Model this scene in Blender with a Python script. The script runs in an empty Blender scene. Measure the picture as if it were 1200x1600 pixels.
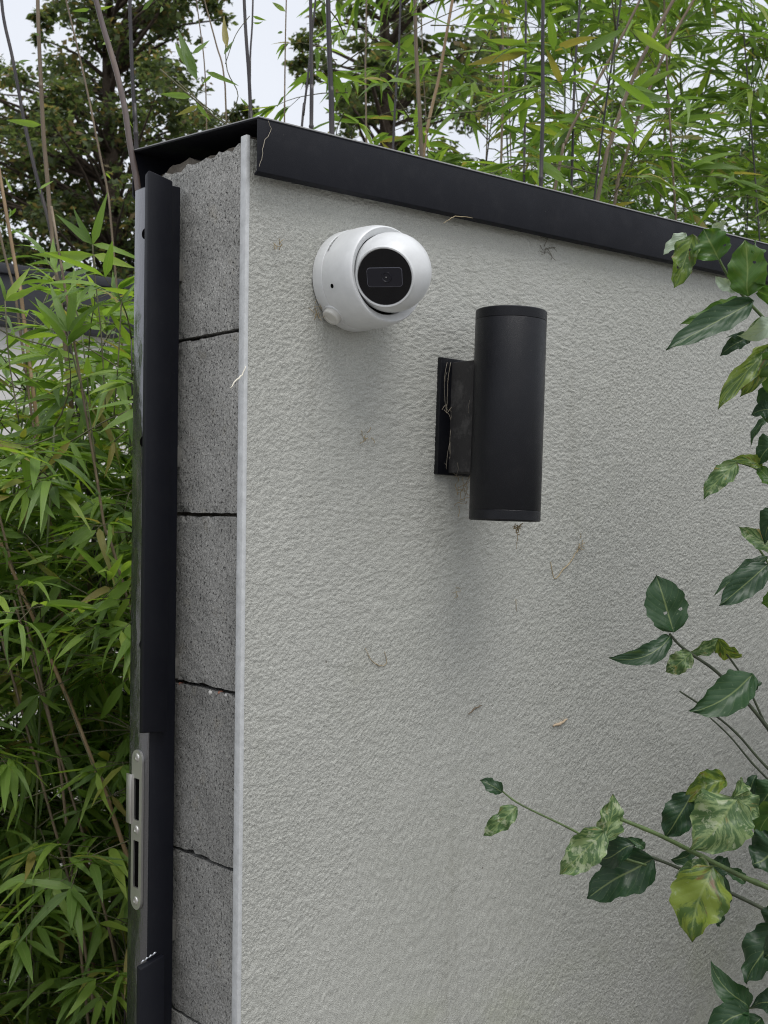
import bpy, bmesh, math, random
import numpy as np
from mathutils import Vector, Matrix, noise

# ------------------------------------------------------------------ camera, sky, sun, exposure
sc = bpy.context.scene
COL = sc.collection
F = 1994.8                                   # focal length in pixels of a 1200 x 1600 frame
YAW, PITCH, ROLL = .7014, -.0016, .0108
CAM = Vector((-.7906, -1.1853, 1.60))
fw = Vector((math.sin(YAW)*math.cos(PITCH), math.cos(YAW)*math.cos(PITCH), math.sin(PITCH)))
_r = fw.cross(Vector((0, 0, 1))).normalized(); _u = _r.cross(fw)
RT = _r*math.cos(ROLL) + _u*math.sin(ROLL)
UP = -_r*math.sin(ROLL) + _u*math.cos(ROLL)
cd = bpy.data.cameras.new('camera'); cam = bpy.data.objects.new('camera', cd); COL.objects.link(cam)
cd.sensor_fit = 'VERTICAL'; cd.sensor_height = 36; cd.sensor_width = 27; cd.lens = F/1600*36
cd.clip_start = .02; cd.clip_end = 2000
cd.dof.use_dof = True; cd.dof.focus_distance = 1.52; cd.dof.aperture_fstop = 21
M = Matrix((RT, UP, -fw)).transposed().to_4x4(); M.translation = CAM
cam.matrix_world = M
sc.camera = cam

def ray(x, y): return fw + RT*((x-600)/F) + UP*((800-y)/F)
def at(x, y, d): return CAM + ray(x, y)*d
def on_y(x, y, Y): d = ray(x, y); return CAM + d*((Y-CAM.y)/d.y)
def on_x(x, y, X): d = ray(x, y); return CAM + d*((X-CAM.x)/d.x)
def pr(P): d = P-CAM; k = d.dot(fw); return 600+F*d.dot(RT)/k, 800-F*d.dot(UP)/k, k

SUN_EL, SUN_AZ = math.radians(66), math.radians(194)      # azimuth clockwise from +Y
w = bpy.data.worlds.new('World'); sc.world = w; w.use_nodes = True
nt = w.node_tree; nt.nodes.clear()
sky = nt.nodes.new('ShaderNodeTexSky'); sky.sky_type = 'NISHITA'; sky.sun_disc = False
sky.sun_elevation = SUN_EL; sky.sun_rotation = SUN_AZ; sky.dust_density = 4; sky.air_density = 1.2
hs = nt.nodes.new('ShaderNodeHueSaturation'); hs.inputs['Saturation'].default_value = .35
mx = nt.nodes.new('ShaderNodeMix'); mx.data_type = 'RGBA'; mx.inputs[0].default_value = .72
tcw = nt.nodes.new('ShaderNodeTexCoord'); cn = nt.nodes.new('ShaderNodeTexNoise')
cn.inputs['Scale'].default_value = 2.2; cn.inputs['Detail'].default_value = 5
cr = nt.nodes.new('ShaderNodeValToRGB')
cr.color_ramp.elements[0].position = .3; cr.color_ramp.elements[0].color = (7.6, 8.0, 8.9, 1)
cr.color_ramp.elements[1].position = .75; cr.color_ramp.elements[1].color = (9.0, 9.3, 9.9, 1)
bg = nt.nodes.new('ShaderNodeBackground'); bg.inputs['Strength'].default_value = .1
wo = nt.nodes.new('ShaderNodeOutputWorld')
L = nt.links.new
L(sky.outputs[0], hs.inputs['Color']); L(hs.outputs[0], mx.inputs[6]); L(tcw.outputs['Generated'], cn.inputs['Vector'])
L(cn.outputs[0], cr.inputs[0]); L(cr.outputs[0], mx.inputs[7]); L(mx.outputs[2], bg.inputs[0]); L(bg.outputs[0], wo.inputs[0])

sd = bpy.data.lights.new('sun', 'SUN'); sun = bpy.data.objects.new('sun', sd); COL.objects.link(sun)
sd.energy = 1.5; sd.angle = math.radians(34); sd.color = (1, .985, .96)
sdir = Vector((math.sin(SUN_AZ)*math.cos(SUN_EL), math.cos(SUN_AZ)*math.cos(SUN_EL), math.sin(SUN_EL)))
sun.rotation_euler = sdir.to_track_quat('Z', 'Y').to_euler(); sun.location = (0, 0, 20)
vs = sc.view_settings
vs.view_transform = 'Standard'; vs.look = 'None'; vs.exposure = 0.3; vs.gamma = 1; vs.use_curve_mapping = False
sc.render.engine = 'CYCLES'
sc.cycles.use_denoising = True; sc.cycles.denoising_prefilter = 'NONE'; sc.cycles.filter_width = 1.1
sc.cycles.max_bounces = 5; sc.cycles.diffuse_bounces = 3; sc.cycles.transmission_bounces = 4; sc.cycles.adaptive_threshold = .02

rng = random.Random(11)

# ------------------------------------------------------------------ helpers
def mat(name):
    m = bpy.data.materials.new(name); m.use_nodes = True
    t = m.node_tree; b = t.nodes['Principled BSDF']
    return m, t, b
def N(t, kind, **kw):
    n = t.nodes.new(kind)
    for k, v in kw.items():
        if k in n.inputs: n.inputs[k].default_value = v
        else: setattr(n, k, v)
    return n
def ramp(t, src, stops):
    r = t.nodes.new('ShaderNodeValToRGB'); e = r.color_ramp.elements
    while len(e) < len(stops): e.new(.5)
    for i, (p, c) in enumerate(stops):
        e[i].position = p; e[i].color = (c, c, c, 1) if isinstance(c, (int, float)) else (*c, 1)
    t.links.new(src, r.inputs[0]); return r.outputs[0]
def mix(t, f, a, b, mode='MIX'):
    m = t.nodes.new('ShaderNodeMix'); m.data_type = 'RGBA'; m.blend_type = mode
    for s, v in ((0, f), (6, a), (7, b)):
        if hasattr(v, 'is_linked'): t.links.new(v, m.inputs[s])
        elif s == 0: m.inputs[0].default_value = v
        else: m.inputs[s].default_value = (*v, 1)
    return m.outputs[2]
def math_(t, op, a, b=0):
    m = t.nodes.new('ShaderNodeMath'); m.operation = op
    for s, v in ((0, a), (1, b)):
        if hasattr(v, 'is_linked'): t.links.new(v, m.inputs[s])
        else: m.inputs[s].default_value = v
    return m.outputs[0]
def bump(t, b, h, dist, strength=1.0):
    n = t.nodes.new('ShaderNodeBump'); n.inputs['Distance'].default_value = dist; n.inputs['Strength'].default_value = strength
    t.links.new(h, n.inputs['Height']); t.links.new(n.outputs[0], b.inputs['Normal']); return n
def noise_tex(t, vec, scale, detail=4, rough=.55, dist=0):
    n = N(t, 'ShaderNodeTexNoise', Scale=scale, Detail=detail, Roughness=rough, Distortion=dist)
    if vec is not None: t.links.new(vec, n.inputs['Vector'])
    return n.outputs[0]
def coords(t): return t.nodes.new('ShaderNodeTexCoord').outputs['Object']

def link(o, parent=None):
    COL.objects.link(o)
    if parent is not None:
        o.parent = parent
        o.matrix_parent_inverse = Matrix.Translation(-parent.location)
    return o
def mesh_obj(name, verts, faces, m, parent=None, smooth=False):
    me = bpy.data.meshes.new(name); me.from_pydata([tuple(v) for v in verts], [], faces); me.update()
    if m: me.materials.append(m)
    if smooth: me.polygons.foreach_set('use_smooth', [True]*len(me.polygons))
    return link(bpy.data.objects.new(name, me), parent)
def bm_obj(name, bm, m, parent=None, smooth=False, sharp=35):
    me = bpy.data.meshes.new(name); bm.to_mesh(me); bm.free()
    if m: me.materials.append(m)
    if smooth:
        me.polygons.foreach_set('use_smooth', [True]*len(me.polygons))
        me.set_sharp_from_angle(angle=math.radians(sharp))
    return link(bpy.data.objects.new(name, me), parent)
def box_bm(x0, x1, y0, y1, z0, z1, bev=0, seg=2):
    bm = bmesh.new()
    bmesh.ops.create_cube(bm, size=1, matrix=Matrix.Translation(((x0+x1)/2, (y0+y1)/2, (z0+z1)/2)) @ Matrix.Diagonal((x1-x0, y1-y0, z1-z0, 1)))
    if bev: bmesh.ops.bevel(bm, geom=bm.edges[:], offset=bev, segments=seg, affect='EDGES', profile=.5)
    return bm
def box(name, d, m, parent=None, bev=0, seg=2):
    return bm_obj(name, box_bm(*d, bev, seg), m, parent, smooth=bev > 0)
def empty(name, loc, label, cat, group=None):
    o = bpy.data.objects.new(name, None); COL.objects.link(o); o.location = loc; o.empty_display_size = .05
    o['label'] = label; o['category'] = cat
    if group: o['group'] = group
    return o
def lathe(profile, origin, axis, seg=48, ref=None):
    """profile: list of (radius, height along axis)"""
    axis = axis.normalized(); a = axis.orthogonal().normalized() if ref is None else (ref-axis*ref.dot(axis)).normalized(); b = axis.cross(a)
    vs_, fs = [], []; rows = []
    for (r, h) in profile:
        if r < 1e-6: rows.append([len(vs_)]); vs_.append(origin+axis*h)
        else:
            rows.append(list(range(len(vs_), len(vs_)+seg)))
            for k in range(seg):
                q = 2*math.pi*k/seg; vs_.append(origin+axis*h+(a*math.cos(q)+b*math.sin(q))*r)
    for A, B in zip(rows, rows[1:]):
        for k in range(seg):
            k2 = (k+1) % seg
            if len(A) == 1 and len(B) == 1: continue
            if len(A) == 1: fs.append((A[0], B[k], B[k2]))
            elif len(B) == 1: fs.append((A[k], A[k2], B[0]))
            else: fs.append((A[k], A[k2], B[k2], B[k]))
    return vs_, fs
def lathe_obj(name, profile, origin, axis, m, parent=None, seg=48, sharp=32, ref=None):
    v, f = lathe(profile, origin, axis, seg, ref)
    me = bpy.data.meshes.new(name); me.from_pydata([tuple(p) for p in v], [], f)
    bm = bmesh.new(); bm.from_mesh(me); bmesh.ops.recalc_face_normals(bm, faces=bm.faces[:]); bpy.data.meshes.remove(me)
    return bm_obj(name, bm, m, parent, smooth=True, sharp=sharp)
def tube_geo(pts, radii, seg=6):
    vs_, fs = [], []
    n = len(pts)
    ref = None
    for i, p in enumerate(pts):
        d = (pts[min(i+1, n-1)]-pts[max(i-1, 0)]).normalized()
        if ref is None: ref = d.orthogonal().normalized()
        a = (ref-d*ref.dot(d)).normalized(); ref = a; b = d.cross(a)
        r = radii[i] if hasattr(radii, '__len__') else radii
        for k in range(seg):
            q = 2*math.pi*k/seg; vs_.append(p+(a*math.cos(q)+b*math.sin(q))*r)
    for i in range(n-1):
        for k in range(seg):
            k2 = (k+1) % seg
            fs.append((i*seg+k, i*seg+k2, (i+1)*seg+k2, (i+1)*seg+k))
    fs.append(tuple(range(seg))[::-1]); fs.append(tuple(range((n-1)*seg, n*seg)))
    return vs_, fs
def tube(name, pts, radii, m, parent=None, seg=6):
    v, f = tube_geo(pts, radii, seg); return mesh_obj(name, v, f, m, parent, smooth=True)
def smooth_path(pts, k=5):
    """Catmull-Rom through the points"""
    P = [pts[0]*2-pts[1]]+list(pts)+[pts[-1]*2-pts[-2]]; out = []
    for i in range(1, len(P)-2):
        for j in range(k):
            t = j/k
            out.append(.5*((2*P[i])+(P[i+1]-P[i-1])*t+(2*P[i-1]-5*P[i]+4*P[i+1]-P[i+2])*t*t+(3*P[i]-P[i-1]-3*P[i+1]+P[i+2])*t**3))
    out.append(pts[-1]); return out
class Geo:
    def __init__(s): s.v, s.f = [], []
    def add(s, v, f):
        o = len(s.v); s.v += v; s.f += [tuple(i+o for i in q) for q in f]

# ------------------------------------------------------------------ materials
def m_plaster(coarse=False):
    m, t, b = mat('scratched_render'); c = coords(t)
    fine = noise_tex(t, c, 700, 2, .6)
    h = fine
    if coarse: h = math_(t, 'ADD', math_(t, 'MULTIPLY', ramp(t, noise_tex(t, c, 330, 3, .55, .3), [(.32, 0.0), (.62, 1.0)]), 3.0), fine)
    bump(t, b, h, .0013 if not coarse else .0007, 1.0)
    # slow weathering and dirt
    big = ramp(t, noise_tex(t, c, 3.1, 5, .6), [(.3, (.405, .408, .368)), (.62, (.438, .439, .400))])
    grit = ramp(t, noise_tex(t, c, 900, 2, .6), [(.34, .80), (.5, 1.0), (.66, 1.18)])
    big = mix(t, 1.0, big, grit, 'MULTIPLY')
    alg = ramp(t, noise_tex(t, c, 9, 6, .7), [(.58, 0.0), (.85, .35)])
    col = mix(t, alg, big, (.31, .32, .245))
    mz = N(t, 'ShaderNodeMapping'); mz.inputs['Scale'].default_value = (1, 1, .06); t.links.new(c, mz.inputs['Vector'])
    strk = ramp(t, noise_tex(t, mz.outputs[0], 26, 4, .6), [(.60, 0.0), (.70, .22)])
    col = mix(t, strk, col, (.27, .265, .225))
    sz = N(t, 'ShaderNodeSeparateXYZ'); t.links.new(c, sz.inputs[0])
    grn = math_(t, 'MULTIPLY', ramp(t, sz.outputs[2], [(.95, .5), (1.45, 0.0)]), ramp(t, noise_tex(t, c, 5, 5, .65), [(.40, 0.0), (.62, 1.0)]))
    col = mix(t, grn, col, (.37, .385, .27))
    dots = N(t, 'ShaderNodeTexVoronoi', Scale=26.0); dots.feature = 'F1'; t.links.new(c, dots.inputs['Vector'])
    dd = ramp(t, dots.outputs['Distance'], [(.035, 1.0), (.06, 0.0)])
    dmask = ramp(t, noise_tex(t, c, 6, 2), [(.56, 0.0), (.62, .8)])
    col = mix(t, math_(t, 'MULTIPLY', dd, dmask), col, (.09, .075, .055))
    t.links.new(col, b.inputs['Base Color']); b.inputs['Roughness'].default_value = .58
    b.inputs['Specular IOR Level'].default_value = .5
    return m
def m_concrete():
    m, t, b = mat('concrete_block'); c = coords(t)
    oi = N(t, 'ShaderNodeObjectInfo')
    off = N(t, 'ShaderNodeVectorMath'); off.operation = 'ADD'; t.links.new(c, off.inputs[0])
    cx = N(t, 'ShaderNodeCombineXYZ'); t.links.new(math_(t, 'MULTIPLY', oi.outputs['Random'], 7), cx.inputs[1]); t.links.new(cx.outputs[0], off.inputs[1])
    c = off.outputs[0]
    g1 = noise_tex(t, c, 330, 5, .8); g2 = noise_tex(t, c, 900, 2, .6)
    v = N(t, 'ShaderNodeTexVoronoi', Scale=330.0); t.links.new(c, v.inputs['Vector'])
    pore = ramp(t, noise_tex(t, c, 260, 4, .75, .3), [(.58, 1.0), (.64, 0.0)])
    col = ramp(t, g1, [(.30, (.15, .15, .142)), (.5, (.36, .355, .335)), (.70, (.62, .61, .57))])
    big = ramp(t, noise_tex(t, c, 14, 5, .65), [(.3, .70), (.7, 1.12)])
    col = mix(t, 1.0, col, big, 'MULTIPLY')
    pw2 = ramp(t, noise_tex(t, c, 22, 4, .6), [(.60, 0.0), (.72, .30)]); col = mix(t, pw2, col, (.33, .29, .20))
    pw = ramp(t, noise_tex(t, c, 55, 3, .6), [(.66, 0.0), (.74, .35)])
    col = mix(t, pw, col, (.52, .51, .48))
    tone = ramp(t, oi.outputs['Random'], [(0, .78), (1, 1.22)])
    col = mix(t, 1.0, col, tone, 'MULTIPLY')
    col = mix(t, math_(t, 'SUBTRACT', 1, pore), col, (.07, .068, .065))
    t.links.new(col, b.inputs['Base Color']); b.inputs['Roughness'].default_value = .95; b.inputs['Specular IOR Level'].default_value = .2
    h = math_(t, 'ADD', math_(t, 'MULTIPLY', g1, .9), math_(t, 'MULTIPLY', pore, .8))
    bump(t, b, h, .0028, 1.0)
    return m
def m_metal(name, col, rough, grain=.5, dust=.12, metallic=0.0, spec=.5):
    m, t, b = mat(name); c = coords(t)
    d = ramp(t, noise_tex(t, c, 34, 6, .7), [(.5, 0.0), (.8, dust)])
    sp = N(t, 'ShaderNodeTexVoronoi', Scale=95.0); t.links.new(c, sp.inputs['Vector'])
    s2 = ramp(t, sp.outputs['Distance'], [(.05, .6), (.09, 0.0)])
    s3 = math_(t, 'MULTIPLY', s2, ramp(t, noise_tex(t, c, 40, 2), [(.58, 0.0), (.64, dust*3)]))
    cc = mix(t, d, col, (.16, .155, .15)); cc = mix(t, s3, cc, (.32, .31, .29))
    t.links.new(cc, b.inputs['Base Color'])
    t.links.new(ramp(t, noise_tex(t, c, 18, 5, .6), [(.3, rough*.85), (.7, min(1, rough*1.25))]), b.inputs['Roughness'])
    b.inputs['Metallic'].default_value = metallic; b.inputs['Specular IOR Level'].default_value = spec
    if grain: bump(t, b, noise_tex(t, c, 1400, 1), .0003*grain, .6)
    return m
def m_simple(name, col, rough=.5, var=0, scale=60, spec=.5, b_amt=0, metallic=0.0):
    m, t, b = mat(name); c = coords(t)
    if var:
        lo = tuple(x*(1-var) for x in col); hi = tuple(min(1, x*(1+var)) for x in col)
        t.links.new(ramp(t, noise_tex(t, c, scale, 5, .65), [(.3, lo), (.7, hi)]), b.inputs['Base Color'])
    else: b.inputs['Base Color'].default_value = (*col, 1)
    b.inputs['Roughness'].default_value = rough; b.inputs['Specular IOR Level'].default_value = spec; b.inputs['Metallic'].default_value = metallic
    if b_amt: bump(t, b, noise_tex(t, c, scale*4, 3), b_amt, .8)
    return m
def leaf_shader(name, cols, transl, rough, veins, spec=.35, blotch=None):
    """cols: ramp stops over a per-leaf random number"""
    m, t, b = mat(name); out = t.nodes['Material Output']
    oi = N(t, 'ShaderNodeObjectInfo'); at_ = N(t, 'ShaderNodeAttribute'); at_.attribute_name = 'tint'
    rnd = math_(t, 'FRACT', math_(t, 'ADD', oi.outputs['Random'], at_.outputs['Fac']))
    col = ramp(t, rnd, cols)
    uv = N(t, 'ShaderNodeUVMap'); uv.uv_map = 'UVMap'
    sx = N(t, 'ShaderNodeSeparateXYZ'); t.links.new(uv.outputs[0], sx.inputs[0])
    c = coords(t)
    au = math_(t, 'ABSOLUTE', math_(t, 'SUBTRACT', sx.outputs[0], .5))
    if blotch:        # patches run along the side veins, differently on every leaf
        vv_ = N(t, 'ShaderNodeCombineXYZ')
        t.links.new(math_(t, 'MULTIPLY', sx.outputs[0], 2.6), vv_.inputs[0])
        t.links.new(math_(t, 'MULTIPLY', math_(t, 'SUBTRACT', sx.outputs[1], math_(t, 'MULTIPLY', au, .75)), 6.5), vv_.inputs[1])
        t.links.new(math_(t, 'MULTIPLY', oi.outputs['Random'], 37.0), vv_.inputs[2])
        for (sc_, lo, hi, amt, bc) in blotch:
            src_ = vv_.outputs[0] if sc_ < 60 else c
            f_ = ramp(t, noise_tex(t, src_, sc_/40 if sc_ < 60 else sc_, 5, .65, .4), [(lo, 0.0), (hi, amt)])
            col = mix(t, f_, col, bc)
    rib = ramp(t, au, [(.008, .4), (.03, 0.0)])
    col = mix(t, rib, col, (.30, .36, .14))
    if veins == 'side':
        ww = math_(t, 'SINE', math_(t, 'MULTIPLY', math_(t, 'SUBTRACT', sx.outputs[1], math_(t, 'MULTIPLY', au, .75)), 44.0))
        vm = ramp(t, ww, [(.965, 0.0), (1.0, .14)])
        col = mix(t, vm, col, (.26, .32, .13))
        hgt = math_(t, 'ADD', math_(t, 'MULTIPLY', ww, -.5), math_(t, 'MULTIPLY', noise_tex(t, c, 160, 3), .9))
        bump(t, b, hgt, .0009, .22)
    else:
        ww = math_(t, 'SINE', math_(t, 'MULTIPLY', au, 150.0))
        bump(t, b, ww, .0002, .4)
    t.links.new(col, b.inputs['Base Color']); b.inputs['Roughness'].default_value = rough; b.inputs['Specular IOR Level'].default_value = spec
    tr = N(t, 'ShaderNodeBsdfTranslucent')
    t.links.new(mix(t, 1.0, col, (1.25, 1.3, .6), 'MULTIPLY'), tr.inputs['Color'])
    ms = N(t, 'ShaderNodeMixShader'); ms.inputs[0].default_value = transl
    t.links.new(b.outputs[0], ms.inputs[1]); t.links.new(tr.outputs[0], ms.inputs[2]); t.links.new(ms.outputs[0], out.inputs['Surface'])
    return m
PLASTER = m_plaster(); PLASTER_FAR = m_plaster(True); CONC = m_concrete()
ANTH = m_metal('anthracite_powder_coat', (.0050, .0056, .0092), .48, 1.0, .05, spec=.22)
POSTM = m_metal('anthracite_steel', (.0048, .0054, .0088), .42, .6, .02, spec=.22)
GALV = m_metal('worn_glossy_steel_face', (.17, .17, .18), .10, .0, .05, metallic=.9)
LAMPM = m_metal('black_lamp_coat', (.0034, .0038, .0060), .34, 1.6, .05, spec=.30)
LAMPD = m_metal('dusty_black_lamp_coat', (.034, .033, .033), .75, 1.0, .6, spec=.25)
def m_pale_top():
    m = ANTH.copy(); m.name = 'anthracite_paler_on_top'; t = m.node_tree; b = t.nodes['Principled BSDF']
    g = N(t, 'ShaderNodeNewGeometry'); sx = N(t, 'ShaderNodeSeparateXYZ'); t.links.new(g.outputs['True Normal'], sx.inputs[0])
    f_ = ramp(t, sx.outputs[2], [(.15, 0.0), (.5, .8)])  # upward faces blend towards a pale grey
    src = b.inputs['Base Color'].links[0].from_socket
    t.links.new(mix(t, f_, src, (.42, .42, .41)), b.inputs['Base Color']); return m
PALE_TOP = m_pale_top()
BEAD = m_simple('corner_bead_grey', (.46, .47, .47), .5, .15, 90)
MORTAR = m_simple('mortar_bed', (.13, .115, .095), .95, .5, 30, .2, .003)
WHITE = m_simple('white_plastic', (.655, .665, .665), .36, .06, 55)
BLACKP = m_simple('black_plastic', (.01, .01, .011), .4)
DARKGAP = m_simple('dark_gap', (.004, .004, .004), 1.0, spec=0.0)
LENS = m_simple('camera_glass', (.003, .003, .0045), .05, spec=.3)
LENS2 = m_simple('lens_frame', (.012, .012, .018), .2, spec=.35)
_t = GALV.node_tree; _mp = N(_t, 'ShaderNodeMapping'); _mp.inputs['Scale'].default_value = (1, 1, .35); _t.links.new(coords(_t), _mp.inputs['Vector'])
bump(_t, _t.nodes['Principled BSDF'], noise_tex(_t, _mp.outputs[0], 60, 3), .0012, .5)
STEEL = m_metal('stainless_plate', (.56, .55, .52), .30, .3, .10, metallic=.9)
STRAW = m_simple('dry_straw', (.36, .29, .18), .9, .35, 200)
WEB = m_simple('cobweb_thread', (.36, .32, .25), .9)
WEBB = m_simple('cobweb_tuft', (.33, .26, .15), .9, .3, 200)
GROUND = m_simple('pale_gravel', (.24, .228, .208), .95, .35, 25, .2, .01)
SOIL = m_simple('soil', (.055, .042, .03), .95, .4, 20, .2, .02)
HOUSEW = m_simple('pale_house_render', (.60, .59, .565), .9, .04, 3)
FASCIA = m_metal('dark_fascia', (.022, .023, .029), .55, 0, .05)
GLASS = m_simple('window_glass', (.02, .025, .03), .05)
BARK = m_simple('bark', (.085, .065, .05), .95, .4, 14, .2, .02)
BLEAF = leaf_shader('bamboo_leaf', [(0, (.11, .19, .045)), (.35, (.16, .265, .055)), (.7, (.23, .36, .07)), (.92, (.32, .44, .08)), (.965, (.30, .26, .08)), (1, (.36, .30, .10))], .46, .36, 'long', .6)
def m_culm(name, a, b_, c_):
    m, t, b = mat(name); c = coords(t)
    mp = N(t, 'ShaderNodeMapping'); mp.inputs['Scale'].default_value = (1, 1, .12); t.links.new(c, mp.inputs['Vector'])
    col = ramp(t, noise_tex(t, mp.outputs[0], 40, 5, .7), [(.3, a), (.52, b_), (.72, c_)])
    t.links.new(col, b.inputs['Base Color']); b.inputs['Roughness'].default_value = .45
    bump(t, b, noise_tex(t, mp.outputs[0], 300, 2), .0005, .5)
    return m
CULM_D = m_culm('dark_culm', (.022, .020, .024), (.045, .038, .042), (.10, .085, .075))
CULM_B = m_culm('brown_culm', (.10, .075, .05), (.17, .125, .08), (.26, .20, .13))
CULM_G = m_culm('green_culm', (.05, .07, .025), (.09, .115, .04), (.16, .16, .07))
CULM_T = m_culm('sheathed_culm', (.20, .13, .07), (.30, .20, .11), (.38, .28, .17))
TWIG = m_simple('bamboo_twig', (.11, .105, .055), .7, .4, 40)
TL_A = leaf_shader('dark_tree_leaf', [(0, (.065, .088, .050)), (.5, (.10, .135, .07)), (.8, (.14, .175, .09)), (.9, (.19, .145, .085)), (1, (.23, .16, .095))], .62, .5, 'none')  # colours lifted so soft haze is painted into the leaves
TL_B = leaf_shader('green_hedge_leaf', [(0, (.03, .07, .014)), (.5, (.055, .115, .02)), (.85, (.09, .16, .03)), (1, (.16, .13, .04))], .3, .5, 'none')
MIL = (.34, .39, .27)
SL_D = leaf_shader('shrub_leaf_dark', [(0, (.013, .040, .016)), (1, (.026, .068, .022))], .16, .40, 'side', .4,
                   [(220, .62, .70, .4, (.22, .28, .17)), (50, .62, .80, .16, (.20, .26, .15)), (28, .62, .8, .5, (.10, .15, .02))])
SL_M = leaf_shader('shrub_leaf_green', [(0, (.05, .12, .022)), (1, (.085, .17, .03))], .36, .36, 'side', .45,
                   [(26, .5, .75, .55, (.16, .21, .03)), (34, .55, .7, .4, (.03, .075, .02))])
SL_Y = leaf_shader('shrub_leaf_yellowing', [(0, (.13, .20, .03)), (1, (.19, .24, .035))], .36, .38, 'side', .45,
                   [(24, .47, .55, .85, (.04, .09, .018)), (30, .58, .68, .85, (.15, .06, .02)), (120, .58, .7, .45, MIL)])
SL_P = leaf_shader('shrub_leaf_mildewed', [(0, (.15, .22, .085)), (1, (.21, .28, .12))], .25, .42, 'side', .4,
                   [(50, .42, .52, .9, (.045, .10, .03)), (80, .54, .62, .7, (.38, .42, .28)), (34, .60, .70, .7, (.36, .25, .08))])
SL_U = leaf_shader('shrub_leaf_underside', [(0, (.30, .37, .29)), (1, (.40, .46, .38))], .25, .55, 'side', .4,
                   [(40, .5, .7, .5, (.14, .22, .10))])
STEMG = m_simple('green_stem', (.07, .11, .03), .55, .35, 60)
STEMB = m_simple('dark_stem', (.035, .045, .022), .6, .35, 60)

# ------------------------------------------------------------------ the setting
ground = mesh_obj('ground', [(-300, -300, 0), (300, -300, 0), (300, 300, 0), (-300, 300, 0)], [(0, 1, 2, 3)], GROUND); ground['kind'] = 'structure'
bed = box('planting_bed', (-.9, 4.6, .45, 2.8, -.05, .03), SOIL); bed['kind'] = 'structure'

# ---- garden wall
wall = empty('garden_wall', (0, .1, 0), 'grey rendered garden wall with bare concrete blocks showing at its end', 'wall')
WX = 2.6
RELIEF = .68
box('core', (.402, WX, .0005, .2, -.1, 1.985), CONC, wall)
r2 = random.Random(3)
JZ = [0.0, .197, .397, .597, .797, 1.0055, 1.197, 1.3945, 1.5925, 1.798, 2.006]
for i in range(10):
    z0, z1 = JZ[i]+.0018, JZ[i+1]-.0018
    top = i == 9
    bm = box_bm(.0, .40, 0.0, .2, z0, z1)
    vis = i >= 4
    if vis:
        faces = [f for f in bm.faces if abs(f.normal.x+1) < .1]
        bmesh.ops.subdivide_edges(bm, edges=[e for e in bm.edges if abs((e.verts[0].co-e.verts[1].co).normalized().x) < .1], cuts=23, use_grid_fill=True)
        for v in bm.verts:
            n1 = noise.noise(v.co*45+Vector((i*3.1, 0, 0))); n2 = noise.noise(v.co*170+Vector((0, i*2.3, 0)))
            if v.co.x < .01:
                edge = min(v.co.z-z0, z1-v.co.z, v.co.y+.02, .2-v.co.y)
                if edge < .003: v.co.x += max(0, n1*.8+n2*.6+.15)*.004
                else: v.co.x += n2*.0006+n1*.0007
            if abs(v.co.z-z1) < 1e-4: v.co.z -= max(0, n2+n1*.4)*(.0035 if not top else .004)
            if abs(v.co.z-z0) < 1e-4: v.co.z += max(0, n1*.6+n2)*.0035
            if top and abs(v.co.z-z1) < .006:
                v.co.z += .006*noise.noise(Vector((v.co.y*38, 1.7, v.co.x*9)))+.005*noise.noise(Vector((v.co.y*110, 4.2, 0)))-.03*max(0, v.co.y-.11)
    bm_obj('concrete_block', bm, CONC, wall)
# dark mortar far inside the open joints and under the coping
box('joint_backing', (.02, .40, .004, .196, .05, 1.99), MORTAR, wall)
bm = box_bm(.006, 2.5, .004, .196, 1.988, 2.012)
bmesh.ops.subdivide_edges(bm, edges=bm.edges[:], cuts=20, use_grid_fill=True)
for v in bm.verts:
    if v.co.z > 2.0: v.co.z += .012*noise.noise(v.co*30)
    if v.co.x < .01: v.co.x += .006*(1+noise.noise(v.co*60))
bm_obj('mortar_bed', bm, MORTAR, wall)
r3 = random.Random(5)
for (px, py, rr, cc) in ((283, 1070, .0035, (.30, .12, .08)), (321, 1081, .004, (.25, .25, .25)), (333, 1083, .0055, (.5, .49, .46)), (345, 1083, .0035, (.32, .15, .10)), (356, 1087, .004, (.45, .44, .42)), (314, 1079, .003, (.3, .29, .27))):
    p = on_x(px, py-1, .004)
    bm = bmesh.new(); bmesh.ops.create_icosphere(bm, subdivisions=2, radius=rr, matrix=Matrix.Translation(p))
    for v in bm.verts: v.co = p+(v.co-p)*(1+.35*noise.noise(v.co*300))*1.0
    for v in bm.verts: v.co.z = p.z+(v.co.z-p.z)*.7
    bm_obj('pebble', bm, m_simple('pebble_stone', cc, .8), wall, smooth=True, sharp=180)
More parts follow.
